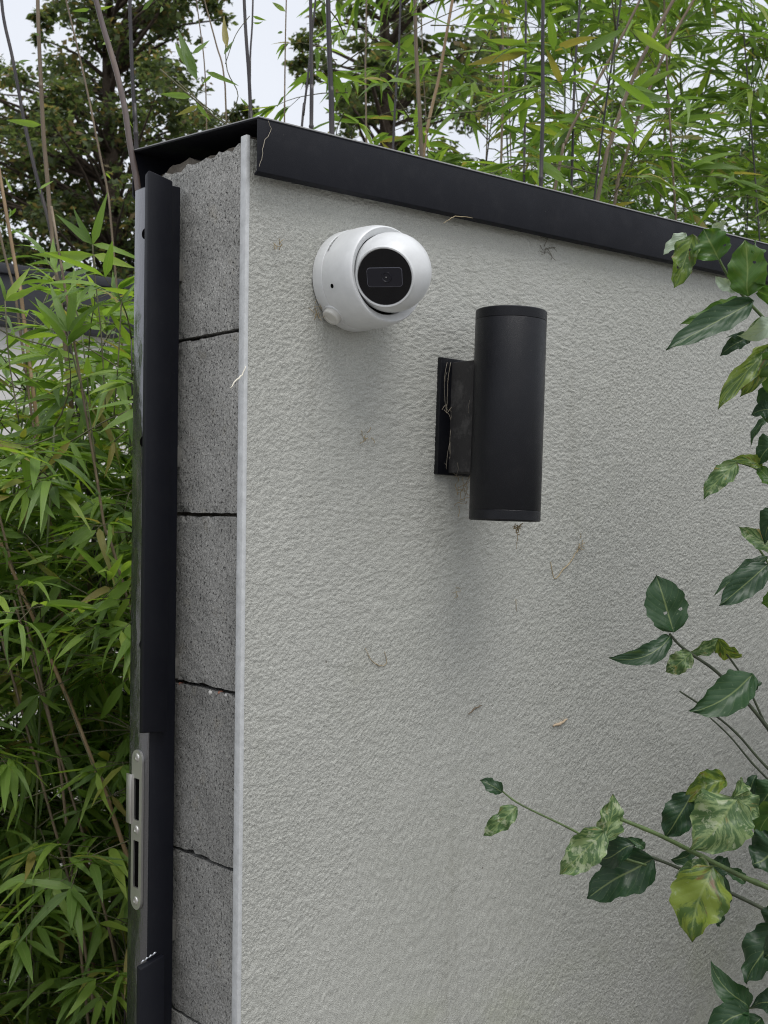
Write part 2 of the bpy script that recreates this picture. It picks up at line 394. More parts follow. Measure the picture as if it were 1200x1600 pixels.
# render coat on the front, with its bead
def scratched(nx, nz, seed):
    g = np.random.default_rng(seed); n = g.standard_normal((nz, nx))
    X, Z = np.meshgrid(np.arange(nx)*RES, np.arange(nz)*RES)
    th = .5+.65*np.sin(2.6*X+1.9*Z+.4)+.5*np.sin(-2.7*X+3.9*Z+1.9)+.25*np.sin(9*X-4*Z+.7)
    ln = .55+.4*np.sin(7*X-5*Z+1)*np.sin(4*Z+2*X)
    J, I = np.meshgrid(np.arange(nx), np.arange(nz)); out = np.zeros_like(n)
    for k in range(-3, 4):
        wk = (1-abs(k)/4.0)**1.3
        out += wk*n[np.mod(np.rint(I+k*np.sin(th)*ln).astype(int), nz), np.mod(np.rint(J+k*np.cos(th)*ln).astype(int), nx)]
    for _ in range(1):
        out = .84*out+.04*(np.roll(out, 1, 0)+np.roll(out, -1, 0)+np.roll(out, 1, 1)+np.roll(out, -1, 1))
    wide = out.copy()
    for _ in range(4): wide = .2*(wide+np.roll(wide, 2, 0)+np.roll(wide, -2, 0)+np.roll(wide, 2, 1)+np.roll(wide, -2, 1))
    out = out/out.std()+.2*wide/wide.std()
    return np.tanh(out*.75)
RES = .00142; RX0, RX1, RZ0, RZ1 = .0022, 1.075, .755, 2.0085
nx, nz = int((RX1-RX0)/RES)+1, int((RZ1-RZ0)/RES)+1
hgt = scratched(nx, nz, 4)
XX, ZZ = np.meshgrid(np.linspace(RX0, RX1, nx), np.linspace(RZ0, RZ1, nz))
slow = .0012*np.sin(3.1*XX+1.3*ZZ)+.0007*np.sin(6.7*ZZ-2.9*XX+1)      # the float was not held quite flat
VV = np.stack([XX, -.0110-.00105*hgt*RELIEF+slow*.5, ZZ], -1).reshape(-1, 3)
idx = np.arange(nx*nz).reshape(nz, nx)
QQ = np.stack([idx[:-1, :-1], idx[:-1, 1:], idx[1:, 1:], idx[1:, :-1]], -1).reshape(-1, 4)
me = bpy.data.meshes.new('render_coat'); me.vertices.add(nx*nz); me.vertices.foreach_set('co', VV.ravel())
me.loops.add(QQ.size); me.loops.foreach_set('vertex_index', QQ.ravel().astype(np.int32)); me.polygons.add(len(QQ))
me.polygons.foreach_set('loop_start', np.arange(0, QQ.size, 4, dtype=np.int32)); me.update(calc_edges=True)
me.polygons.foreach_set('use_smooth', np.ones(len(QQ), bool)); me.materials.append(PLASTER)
link(bpy.data.objects.new('render_coat', me), wall)
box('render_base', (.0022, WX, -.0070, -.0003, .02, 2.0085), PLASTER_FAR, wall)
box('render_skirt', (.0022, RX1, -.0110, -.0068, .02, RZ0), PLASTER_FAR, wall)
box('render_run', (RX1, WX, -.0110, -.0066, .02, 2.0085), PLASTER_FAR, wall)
box('corner_bead', (-.0035, .002, -.0122, -.0008, .02, 2.0115), BEAD, wall, .001)
# coping: an upside-down channel of folded sheet
cop = bpy.data.objects.new('coping', None); cop.location = (0, .1, 2.0); link(cop); cop.parent = wall; cop.matrix_parent_inverse = Matrix.Translation(-wall.location)
def child_of_coping(o):
    o.parent = cop; o.matrix_parent_inverse = Matrix.Translation(-(cop.location)); return o
cop['label'] = 'anthracite folded metal coping along the wall top'
CX0, CX1 = -.0012, WX+.01
def quadbox(name, pts, m, bev=.0008):
    """prism along X of a (y,z) outline"""
    bm = bmesh.new(); A = [bm.verts.new((CX0, y, z)) for y, z in pts]; B = [bm.verts.new((CX1, y, z)) for y, z in pts]
    bm.faces.new(A); bm.faces.new(B[::-1]); n = len(pts)
    for k in range(n): bm.faces.new((A[k], B[k], B[(k+1) % n], A[(k+1) % n]))
    bmesh.ops.recalc_face_normals(bm, faces=bm.faces[:])
    if bev: bmesh.ops.bevel(bm, geom=bm.edges[:], offset=bev, segments=2, affect='EDGES', profile=.5)
    return child_of_coping(bm_obj(name, bm, m, None, smooth=True))
quadbox('top_sheet', [(-.0318, 2.0240), (.2466, 2.0450), (.2466, 2.0494), (-.0318, 2.0284)], PALE_TOP, .0020)
quadbox('front_fascia', [(-.0312, 2.0251), (-.0290, 2.0251), (-.0290, 1.9695), (-.0235, 1.9660), (-.0245, 1.9645), (-.0312, 1.9675)], ANTH, .0006)
quadbox('back_fascia', [(.2440, 2.0475), (.2462, 2.0475), (.2462, 1.990), (.2405, 1.985), (.2397, 1.9866), (.2440, 1.9906)], ANTH, .0006)

# ---- gate post
post = empty('gate_post', (-.03, .135, 0), 'dark grey steel gate post with stop strip fixed to the bare wall end', 'gate post')
TX0, TX1, TY0, TY1 = -.045, -.0115, .111, .158
PT = 1.975
box('tube', (TX0, TX1, TY0, TY1, 0, PT), POSTM, post, .002)
box('latch_side_face', (TX0-.0012, TX0+.0005, TY0+.0012, TY1-.001, 0.0, PT-.002), GALV, post, .0005)
sx0 = on_y(228, 700, .1015).x; sx1 = on_y(264, 900, .1015).x
sx0b = sx0
# stop strip: two lengths with the lock gap between
def stop(z0, z1, torn):
    bm = bmesh.new()
    prof = [(sx0, .1015), (sx1, .1015), (sx1, .1108), (sx0, .1108)]
    A = [bm.verts.new((x, y, z0)) for x, y in prof]; B = [bm.verts.new((x, y, z1)) for x, y in prof]
    bm.faces.new(A[::-1]); bm.faces.new(B)
    for k in range(4): bm.faces.new((A[k], A[(k+1) % 4], B[(k+1) % 4], B[k]))
    if torn:
        B[0].co.z -= .009; B[3].co.z -= .007; B[1].co.z += .001
    else:
        B[0].co.z += .004; B[1].co.z -= .004; A[0].co.z += .002
    bmesh.ops.recalc_face_normals(bm, faces=bm.faces[:])
    bmesh.ops.bevel(bm, geom=bm.edges[:], offset=.0016, segments=2, affect='EDGES', profile=.5)
    return bm_obj('stop_strip', bm, POSTM, post, smooth=True)
zt = on_y(240, 272, .1015).z; zm = on_y(240, 1146, .1015).z; zl = on_y(240, 1498, .1015).z
stop(zm, zt, False); stop(0.0, zl, True)
# shiny torn burr at the cut end of the lower strip
gb = Geo()
for k in range(4):
    p0 = on_y(220+k*6, 1505-k*4, .100); q = on_y(226+k*6, 1500-k*4, .0985)
    gb.add(*tube_geo([p0, (p0+q)/2+Vector((0, -.001, .0015)), q], [.0006, .0012, .0005], 5))
mesh_obj('torn_edge', gb.v, gb.f, m_simple('bare_metal', (.6, .62, .66), .35, metallic=.8), post, True)
# spacers to the wall
for z in (1.88, 1.66, 1.41, 1.1, .5):
    box('spacer', (TX1-.0005, .0012, .125, .15, z-.012, z+.012), STEEL, post, .001)
for (px, py) in ((226, 365), (223, 690), (222, 1008)):
    p = on_x(px, py, TX0-.0013); p.y = min(p.y, .1375)
    lathe_obj('bolt_hole', [(.0062, 0), (.0056, .0006), (.0045, .0004), (0, .0003)], p, Vector((-1, 0, 0)), DARKGAP, post, 20)
# strike plate with two slots
sp = bpy.data.objects.new('strike_plate', None); sp.location = (TX0-.002, .133, 1.22); link(sp, post); sp['label'] = 'stainless strike plate with two slots'
def sp_child(o): o.parent = sp; o.matrix_parent_inverse = Matrix.Translation(-sp.location); return o
yc, hw = .1335, .0118
z_t, z_b = on_x(219, 1171, TX0).z-hw, on_x(216, 1420, TX0).z+hw
s1t, s1b = on_x(219, 1216, TX0).z, on_x(218, 1281, TX0).z
s2t, s2b = on_x(218, 1313, TX0).z, on_x(217, 1386, TX0).z
bm = bmesh.new()
def q4(y0, y1, z0, z1):
    vs4 = [bm.verts.new((TX0-.0013, y, z)) for y, z in ((y0, z0), (y1, z0), (y1, z1), (y0, z1))]; return bm.faces.new(vs4)
sh = .0060
q4(yc-hw, yc+hw, s1t, z_t); q4(yc-hw, yc+hw, s2t, s1b); q4(yc-hw, yc+hw, z_b, s2b)
for a, b_ in ((s1b, s1t), (s2b, s2t)): q4(yc-hw, yc-sh, a, b_); q4(yc+sh, yc+hw, a, b_)
for zc, sg in ((z_t, 1), (z_b, -1)):
    bm.faces.new([bm.verts.new((TX0-.0013, yc+hw*math.cos(q*math.pi/12), zc+sg*hw*math.sin(q*math.pi/12))) for q in range(13)])
bmesh.ops.remove_doubles(bm, verts=bm.verts[:], dist=1e-5)
bmesh.ops.recalc_face_normals(bm, faces=bm.faces[:])
r = bmesh.ops.extrude_face_region(bm, geom=bm.faces[:])
for v in [g for g in r['geom'] if isinstance(g, bmesh.types.BMVert)]: v.co.x -= .0028
bmesh.ops.recalc_face_normals(bm, faces=bm.faces[:])
sp_child(bm_obj('plate', bm, STEEL, None))
for a, b_ in ((s1b, s1t), (s2b, s2t)):
    sp_child(box('slot', (TX0-.0020, TX0-.0014, yc-sh-.0005, yc+sh+.0005, a-.0005, b_+.0005), DARKGAP))
zs1, zs2 = on_x(205, 1207, TX0).z, on_x(205, 1284, TX0).z
sp_child(box('lip', (TX0-.0062, TX0-.0036, yc+hw-.002, yc+hw+.0095, zs2, zs1), STEEL, None, .0006))
for py in (1183, 1296, 1407):
    p = on_x(218, py, TX0); p.x = TX0-.0041; p.y = yc
    s_ = sp_child(lathe_obj('screw', [(.0052, 0), (.0046, .0010), (.0024, .0014), (.0022, .0006), (0, .0004)], p, Vector((-1, 0, 0)), STEEL, None, 20))

# ---- security camera
BC = Vector((.148, -.011, 1.868)); OUT = Vector((0, -1, 0))
seccam = empty('security_camera', BC, 'white dome security camera with black glass eye on the rendered wall', 'camera')
lathe_obj('base', [(.030, 0), (.0580, 0), (.0588, .0012), (.0588, .016), (.0585, .0172), (.0578, .0176)], BC, OUT, WHITE, seccam, 96)
lathe_obj('housing', [(.0574, .0172), (.0583, .0180), (.0584, .034), (.0580, .046), (.0570, .056), (.0552, .0635), (.0540, .0658), (.0530, .0664), (.0522, .0660), (.0456, .0614), (.0446, .058), (.0446, .052)], BC, OUT, WHITE, seccam, 96)
BALL = BC+OUT*.0735+Vector((-.0008, 0, .0010)); BR = .0450
d0 = (CAM-BALL).normalized()
AIM = (d0*.95+RT*(-.27)+UP*(-.165)).normalized()
gr = BR*.70; gh = math.sqrt(BR*BR-gr*gr)
prof = [(0, -BR)]
for k in range(1, 40):
    a = -math.pi/2+k*math.pi/40
    h = BR*math.sin(a); r = BR*math.cos(a)
    if h > gh-.0012: break
    prof.append((r, h))
    if abs(a) < 1e-3: pass
prof += [(gr+.0030, gh-.0022), (gr+.0026, gh-.0006), (gr+.0018, gh+.0004), (gr+.0004, gh+.0004), (gr-.0008, gh-.0012)]
lathe_obj('eyeball', prof, BALL, AIM, WHITE, seccam, 96)
lathe_obj('gap_ring', [(.0456, .056), (.030, .050), (0, .050)], BC, OUT, DARKGAP, seccam, 64)
glass = lathe_obj('glass', [(gr-.0005, gh-.0006), (gr-.0009, gh+.0002), (0, gh+.0005)], BALL, AIM, LENS, seccam, 80)
# rounded rectangle bezel and lens inside the glass
gx = (RT-AIM*RT.dot(AIM)).normalized(); gy = AIM.cross(gx)
ca, sa = math.cos(.06), math.sin(.06); gx, gy = gx*ca+gy*sa, gy*ca-gx*sa
gc = BALL+AIM*(gh+.0008)+gx*.0005
def rrect(wd, ht, rad, n=5):
    out = []
    for cx_, cy_, a0 in ((wd-rad, ht-rad, 0), (-wd+rad, ht-rad, 90), (-wd+rad, -ht+rad, 180), (wd-rad, -ht+rad, 270)):
        for k in range(n+1): q = math.radians(a0+90*k/n); out.append((cx_+rad*math.cos(q), cy_+rad*math.sin(q)))
    return out
o_, i_ = rrect(.0205, .0108, .004), rrect(.0198, .0101, .0034)
nv = len(o_)
vv = [gc+gx*x+gy*y for x, y in o_]+[gc+gx*x+gy*y+AIM*.0003 for x, y in i_]
mesh_obj('bezel', vv, [(k, (k+1) % nv, nv+(k+1) % nv, nv+k) for k in range(nv)], m_simple('bezel_grey', (.07, .07, .09), .3), seccam)
mesh_obj('sensor_window', [gc+gx*x+gy*y for x, y in i_], [tuple(range(nv))], LENS2, seccam)
lathe_obj('lens', [(.0062, .0002), (.0058, .0009), (.0048, .0009), (.0042, .0003), (.0016, .0004), (.0014, .0009), (0, .0011)], gc+gx*.002, AIM, LENS2, seccam, 32)
lathe_obj('painted_glint', [(.0008, .0011), (0, .0014)], gc+gx*.002, AIM, m_simple('painted_lens_glint', (.25, .25, .25), .3), seccam, 12)  # small pale disc, a glint painted at the lens centre
# cable plug and screw hole on the side of the housing
def on_housing(th, h, r): return BC+Vector((math.cos(th)*r, 0, math.sin(th)*r))+OUT*h
th = math.radians(229)
rad = Vector((math.cos(th), 0, math.sin(th)))
lathe_obj('plug_boss', [(.0130, -.006), (.0130, .0006), (.0122, .0014), (.0108, .0014)], on_housing(th, .0145, .0578), rad, WHITE, seccam, 40)
plug = lathe_obj('cable_plug', [(.0108, 0), (.0108, .0062), (.0098, .0072), (.006, .0074), (.0055, .0068), (0, .0068)], on_housing(th, .0145, .0580), rad, m_simple('off_white_plug', (.60, .59, .55), .5), seccam, 40)
th2 = math.radians(196)
lathe_obj('screw_hole', [(.0026, 0), (.0022, .0005), (.0017, .0003), (0, .0001)], on_housing(th2, .0345, .0583), (Vector((math.cos(th2), 0, math.sin(th2)))).normalized(), DARKGAP, seccam, 20)
# maker's lettering along the seam
fc = bpy.data.curves.new('lettering', 'FONT'); fc.body = 'uniview'; fc.size = .0062; fc.align_x = 'CENTER'; fc.align_y = 'CENTER'
fo = bpy.data.objects.new('lettering_source', fc); COL.objects.link(fo)
bpy.context.view_layer.update()
tm = bpy.data.meshes.new_from_object(fo.evaluated_get(bpy.context.evaluated_depsgraph_get()))
bpy.data.objects.remove(fo)
THL = math.radians(143)
for v in tm.vertices:      # wrap the letters round the housing
    a = THL-v.co.x*1.25/.0588
    hgt = .0215-v.co.y
    v.co = Vector((math.cos(a)*.0588, 0, math.sin(a)*.0588))+OUT*hgt+BC
tm.materials.clear(); tm.materials.append(BLACKP)
lo = link(bpy.data.objects.new('lettering', tm), seccam)

# ---- wall lamp
LC = Vector((.320, -.011, 1.7155))
lamp = empty('wall_lamp', LC, 'black up-and-down cylinder wall lamp with square bracket on the rendered wall', 'lamp')
tilt = Matrix.Rotation(math.radians(1.75), 4, 'Y')
lamp_parts = []
lamp_parts.append(box('back_plate', (.284, .356, -.0175, -.0095, 1.6440, 1.7900), LAMPM, lamp, .0012))
lamp_parts.append(box('bracket', (.302, .340, -.070, -.0172, 1.6465, 1.7850), LAMPD, lamp, .0015))
CR_, CH = .0432, .127
cax = Vector((.3205, -.1005, 1.7155))
lamp_parts.append(lathe_obj('cylinder', [(CR_-.0004, -CH+.0125), (CR_, -CH+.0132), (CR_, CH-.0132), (CR_-.0004, CH-.0125)], cax, Vector((0, 0, 1)), LAMPM, lamp, 96))
for s in (1, -1):
    lamp_parts.append(lathe_obj('end_ring', [(CR_-.0008, s*(CH-.0128)), (CR_, s*(CH-.0118)), (CR_, s*(CH-.0012)), (CR_-.0012, s*CH), (CR_-.003, s*CH), (CR_-.0036, s*(CH-.002)), (CR_-.0036, s*(CH-.010))], cax, Vector((0, 0, 1)), LAMPM, lamp, 96))
    lamp_parts.append(lathe_obj('lamp_glass', [(CR_-.0034, s*(CH-.0022)), (0, s*(CH-.0018))], cax, Vector((0, 0, 1)), m_simple('frosted_glass', (.5, .5, .48), .5), lamp, 64))
for o in lamp_parts:
    o.data.transform(Matrix.Translation(LC) @ tilt @ Matrix.Translation(-LC))

# ---- cobwebs and dry bits
def poly_thing(name, pxs, label, cat, m, r, Y=None, dep=None, wob=.0008, group=None):
    pts = [on_y(x, y, Y) if Y is not None else at(x, y, dep) for x, y in pxs]
    pts = smooth_path(pts, 4) if len(pts) > 2 else pts
    pts = [p+Vector((rng.uniform(-1, 1), rng.uniform(-.6, .2), rng.uniform(-1, 1)))*wob for p in pts]
    o = tube(name, pts, [r*(1-.5*abs(2*i/(len(pts)-1)-1)) for i in range(len(pts))], m, None, 5)
    o['label'] = label; o['category'] = cat
    if group: o['group'] = group
    return o
def tuft(name, px, py, Y, n, R_, label, cat, m, r=.0004):
    c0 = on_y(px, py, Y); g = Geo()
    for k in range(n):
        p = c0+Vector((rng.gauss(0, R_*.5), rng.uniform(-.002, 0), rng.gauss(0, R_*.6)))
        pts = [p]
        d = Vector((rng.uniform(-1, 1), rng.uniform(-.3, .2), rng.uniform(-1, 1))).normalized()
        for j in range(4):
            d = (d+Vector((rng.uniform(-.8, .8), rng.uniform(-.2, .2), rng.uniform(-.8, .8)))).normalized()
            q = pts[-1]+d*R_*.35; q.y = min(q.y, Y); pts.append(q)
        g.add(*tube_geo(pts, r, 4))
    o = mesh_obj(name, g.v, g.f, m, None, True); o['label'] = label; o['category'] = cat; return o
PY = -.0118
tuft('cobweb', 570, 683, PY, 7, .006, 'small tan web tuft on the render left of the lamp', 'cobweb', WEBB)
poly_thing('dry_straw', [(570, 1012), (580, 1030), (592, 1040), (604, 1036), (600, 1018)], 'bent pale straw stuck low on the render below the camera', 'straw', STRAW, .0006, PY)
poly_thing('dry_straw', [(860, 878), (866, 904), (880, 890), (895, 872), (906, 850)], 'long tan straw on the render below right of the lamp', 'straw', STRAW, .0009, PY)
tuft('cobweb', 905, 850, PY, 9, .006, 'brown web knot at the upper end of the long tan straw', 'cobweb', WEBB)
poly_thing('dry_leaf_bit', [(732, 1116), (741, 1108), (752, 1102)], 'small brown leaf scrap in the lower middle of the render', 'leaf scrap', m_simple('brown_scrap', (.16, .12, .08), .9), .0011, PY)
poly_thing('dry_husk', [(864, 1134), (874, 1131), (886, 1123)], 'pale tan husk stuck on the render at lower right', 'husk', m_simple('tan_husk', (.46, .36, .25), .9), .0024, PY)
tuft('cobweb', 712, 928, PY, 5, .006, 'faint grey web tuft on the render under the lamp bracket', 'cobweb', WEBB, .0003)
poly_thing('dry_straw', [(806, 936), (807, 955)], 'tiny upright straw on the render under the lamp', 'straw', STRAW, .0006, PY, wob=0)
poly_thing('dry_straw', [(692, 350), (702, 343), (716, 338), (738, 341)], 'pale straw sticking out beneath the coping above the camera', 'straw', STRAW, .0006, -.034)
tuft('cobweb', 432, 385, PY, 6, .006, 'faint yellowish web tuft on the render beside the corner', 'cobweb', WEBB, .0004)
tuft('cobweb', 497, 488, PY, 12, .007, 'brown web tuft under the left side of the security camera', 'cobweb', WEBB, .0003)
tuft('cobweb', 855, 385, PY, 12, .012, 'dark web smear on the render just under the coping', 'cobweb', m_simple('dark_web', (.16, .15, .12), .9), .0004)
poly_thing('plaster_thread', [(385, 572), (378, 585), (368, 595), (360, 607)], 'white frayed thread on the corner bead beside the blocks', 'thread', m_simple('white_thread', (.72, .68, .58), .9), .0011, -.014)
wb = Geo()
for pts, r in (([(704, 566), (700, 590), (699, 620), (697, 645), (704, 640), (705, 660), (703, 690), (703, 715), (706, 738), (722, 743)], .0004),
               ([(690, 640), (697, 632), (700, 643), (706, 636), (706, 655)], .0005), ([(694, 640), (702, 648), (704, 655)], .0005),
               ([(703, 690), (699, 710), (697, 733)], .0003), ([(698, 566), (694, 600), (696, 640)], .0003)):
    P = smooth_path([on_y(x, y, -.0195) for x, y in pts], 3)
    P = [p+Vector((rng.uniform(-1, 1), rng.uniform(-1, .3), rng.uniform(-1, 1)))*.0006 for p in P]
    wb.add(*tube_geo(P, r*.62, 4))
for k in range(26):
    x0, y0 = rng.choice(((704, 600), (703, 660), (700, 720), (738, 640), (738, 700), (712, 742), (745, 560)))
    x0 += rng.uniform(-8, 8); y0 += rng.uniform(-30, 30); Yk = -.0195 if x0 < 712 else rng.uniform(-.075, -.03)
    a = on_y(x0, y0, Yk); e = a+Vector((rng.uniform(-.004, .004), rng.uniform(-.004, .002), rng.uniform(-.022, .022)))
    wb.add(*tube_geo([a, (a+e)/2+Vector((rng.uniform(-.002, .002), -.0005, rng.uniform(-.002, .002))), e], .00016, 3))
o = mesh_obj('cobweb', wb.v, wb.f, WEB, None, True); o['label'] = 'cobweb thread running down the lamp bracket and back plate'; o['category'] = 'cobweb'
tuft('cobweb', 722, 765, -.02, 16, .012, 'brown web tuft hanging below the lamp bracket', 'cobweb', WEBB, .0004)
tuft('cobweb', 806, 822, -.10, 14, .006, 'tan web clump hanging from the lower end of the lamp', 'cobweb', WEBB, .0005)
poly_thing('cobweb', [(806, 826), (808, 840), (806, 858)], 'single thread dangling from the web clump under the lamp', 'cobweb', WEBB, .0004, -.10)
poly_thing('cobweb', [(419, 190), (423, 204), (412, 222), (409, 245), (405, 262)], 'white cobweb thread on the coping end by the corner', 'cobweb', WEB, .0004, -.0335)

# ------------------------------------------------------------------ bamboo
def leaf_variant(wd, fold, curl, twist, rows=5):
    wd *= .94
    v, uvs, f = [], [], []
    for i in range(rows+1):
        t = i/rows
        wt = wd*(min(1, (t/.22))**.75 if t < .22 else max(0, 1-((t-.22)/.78)**1.7)) if 0 < t < 1 else 0.0
        if t == 0: wt = wd*.06
        z = -curl*t*t; x = t*(1-.18*curl*t)
        tw = twist*t
        for s in (-1, 0, 1):
            y = s*wt; zz = abs(s)*wt*fold
            v.append((x, y*math.cos(tw)-zz*math.sin(tw), z+y*math.sin(tw)+zz*math.cos(tw))); uvs.append((.5+s*.5, t))
    for i in range(rows):
        for k in range(2):
            a = i*3+k; f.append((a, a+3, a+4, a+1))
    return np.array(v), f, uvs
VAR = [leaf_variant(.080, .35, .10, .0), leaf_variant(.090, .2, .28, .5), leaf_variant(.074, .5, .5, -.4), leaf_variant(.096, .3, .02, .3), leaf_variant(.068, .25, .75, .2), leaf_variant(.085, .4, .18, -.7)]
VMESH = []
for i, (v, f, uvs) in enumerate(VAR):
    me = bpy.data.meshes.new('bamboo_leaf_shape'); me.from_pydata(v.tolist(), [], f); me.materials.append(BLEAF)
    ul = me.uv_layers.new(name='UVMap')
    for l in me.loops: ul.data[l.index].uv = uvs[l.vertex_index]
    me.polygons.foreach_set('use_smooth', [True]*len(me.polygons)); VMESH.append(me)
def leaf_matrix(p, d, nrm, Ln):
    d = d.normalized(); y = nrm.cross(d)
    if y.length < 1e-4: y = d.orthogonal()
    y.normalize(); z = d.cross(y)
    return Matrix(((d.x*Ln, y.x*Ln, z.x*Ln, p.x), (d.y*Ln, y.y*Ln, z.y*Ln, p.y), (d.z*Ln, y.z*Ln, z.z*Ln, p.z), (0, 0, 0, 1)))
class Clump:
    def __init__(s, loc, label, seed):
        s.root = empty('bamboo_clump', loc, label, 'bamboo'); s.leaves = []; s.twigs = Geo(); s.r = random.Random(seed)
    def cane(s, pts, r, m, nodes=.17):
        path = smooth_path(pts, 6)
        P, Rr = [], []
        acc = s.r.uniform(0, nodes); n = len(path)
        tot = sum((b-a).length for a, b in zip(path, path[1:])); run = 0
        for i, p in enumerate(path):
            taper = 1-.3*i/n
            P.append(p); Rr.append(r*taper)
            if i < n-1:
                L_ = (path[i+1]-p).length; d = 0
                while acc < L_:
                    q = p.lerp(path[i+1], acc/L_); dd = (path[i+1]-p).normalized()
                    if acc > .008 and L_-acc > .008:
                        for o_, k in ((-.004, 1), (-.0012, 1.32), (.0012, 1.22), (.004, .97)): P.append(q+dd*o_); Rr.append(r*taper*k)
                    acc += nodes
                acc -= L_
        return tube('cane', P, Rr, m, s.root, 8)
    def leaf(s, p, d, nrm, Ln, hero=False): s.leaves.append((leaf_matrix(p, d, nrm, Ln), s.r.randrange(len(VAR)), hero))
    def spray(s, p, d, n, Ln):
        """a fan of n leaves at a twig tip"""
        R_ = s.r
        side = d.cross(Vector((0, 0, 1)))
        if side.length < .05: side = Vector((1, 0, 0))
        side.normalize(); up = side.cross(d)
        for k in range(n):
            a = (k-(n-1)/2)*R_.uniform(.38, .62)+R_.gauss(0, .12)
            dd = d*math.cos(a)+side*math.sin(a)+Vector((R_.gauss(0, .22), R_.gauss(0, .22), -R_.uniform(-.25, .38)))
            nn = (up+Vector((R_.gauss(0, .35), R_.gauss(0, .35), R_.gauss(0, .25)))).normalized()
            s.leaf(p+d*R_.uniform(-.012, .004), dd, nn, Ln*R_.uniform(.7, 1.15))
    def branch(s, p, az, el, length, sprays, Ln, droop=.5):
        R_ = s.r
        d = Vector((math.cos(az)*math.cos(el), math.sin(az)*math.cos(el), math.sin(el)))
        pts = [p]; n = 6
        for i in range(n):
            d = (d+Vector((R_.gauss(0, .09), R_.gauss(0, .09), -droop/n+R_.gauss(0, .06)))).normalized()
            pts.append(pts[-1]+d*length/n)
        s.twigs.add(*tube_geo(pts, [.0016-.0010*i/n for i in range(n+1)], 4))
        for j in range(sprays):
            f = 1-(j/max(1, sprays))*.75
            x = f*n; i = min(n-1, int(x)); q = pts[i].lerp(pts[i+1], x-i); dd = (pts[i+1]-pts[i]).normalized()
            if j:
                sd = dd.cross(Vector((0, 0, 1))).normalized()*(1 if j % 2 else -1)
                dd = (dd*.6+sd*R_.uniform(.4, .9)+Vector((0, 0, R_.uniform(-.25, .3)))).normalized()
                e = q+dd*R_.uniform(.02, .06); s.twigs.add(*tube_geo([q, e], .0007, 3)); q = e
            s.spray(q, dd, R_.choice((2, 3, 3, 4, 5)), Ln)
    def leafy_cane(s, x, y, ztop, r, m, z0, lean, Ln, blen=(.16, .4), step=.15, per=2, sprays=4, away=None, droop=.5):
        R_ = s.r; a = R_.uniform(0, 6.28); lx, ly = math.cos(a)*lean, math.sin(a)*lean
        f = lambda z: Vector((x+lx*(z/ztop)**2+.012*math.sin(z*3+a), y+ly*(z/ztop)**2, z))
        s.cane([f(ztop*i/6) for i in range(7)], r, m)
        z = z0+R_.uniform(0, step)
        while z < ztop:
            for k in range(per):
                az = R_.uniform(0, 6.28)
                s.branch(f(z), az, R_.uniform(.1, .9), R_.uniform(*blen)*(1-.3*z/ztop*.5), sprays, Ln, droop)
            z += step*R_.uniform(.8, 1.25)
        s.branch(f(ztop), R_.uniform(0, 6.28), 1.1, .15, 3, Ln)
    def px_cane(s, pxs, dep, r, m, to_ground=True, nodes=.17, d2=None):
        n = len(pxs)
        pts = [at(x, y, dep+((d2-dep)*i/(n-1) if d2 else 0)) for i, (x, y) in enumerate(pxs)]
        if to_ground:
            e = pts[-1]; g = (pts[-1]-pts[-2]); g = g/abs(g.z) if abs(g.z) > 1e-4 else g*0
            pts += [e+Vector((g.x*.42*e.z, g.y*.42*e.z, -e.z*.5)), Vector((e.x+g.x*.6*e.z, e.y+g.y*.6*e.z, .02))]
        t0 = pts[0]-pts[1]
        pts = [pts[0]+t0.normalized()*.45]+pts
        return s.cane(pts[::-1], r, m, nodes)
    def px_leaf(s, b, t, dep, dt=0, roll=0):
        B, T = at(*b, dep), at(*t, dep+dt); d = T-B
        v = (CAM-B).normalized(); n = (v-d.normalized()*v.dot(d.normalized())).normalized()
        n = Matrix.Rotation(roll, 3, d.normalized()) @ n
        s.leaf(B, d, n, d.length*1.03, True)
    def px_twig(s, pxs, dep, r=.0012):
        s.twigs.add(*tube_geo(smooth_path([at(x, y, dep) for x, y in pxs], 4) if len(pxs) > 2 else [at(x, y, dep) for x, y in pxs], r, 5))

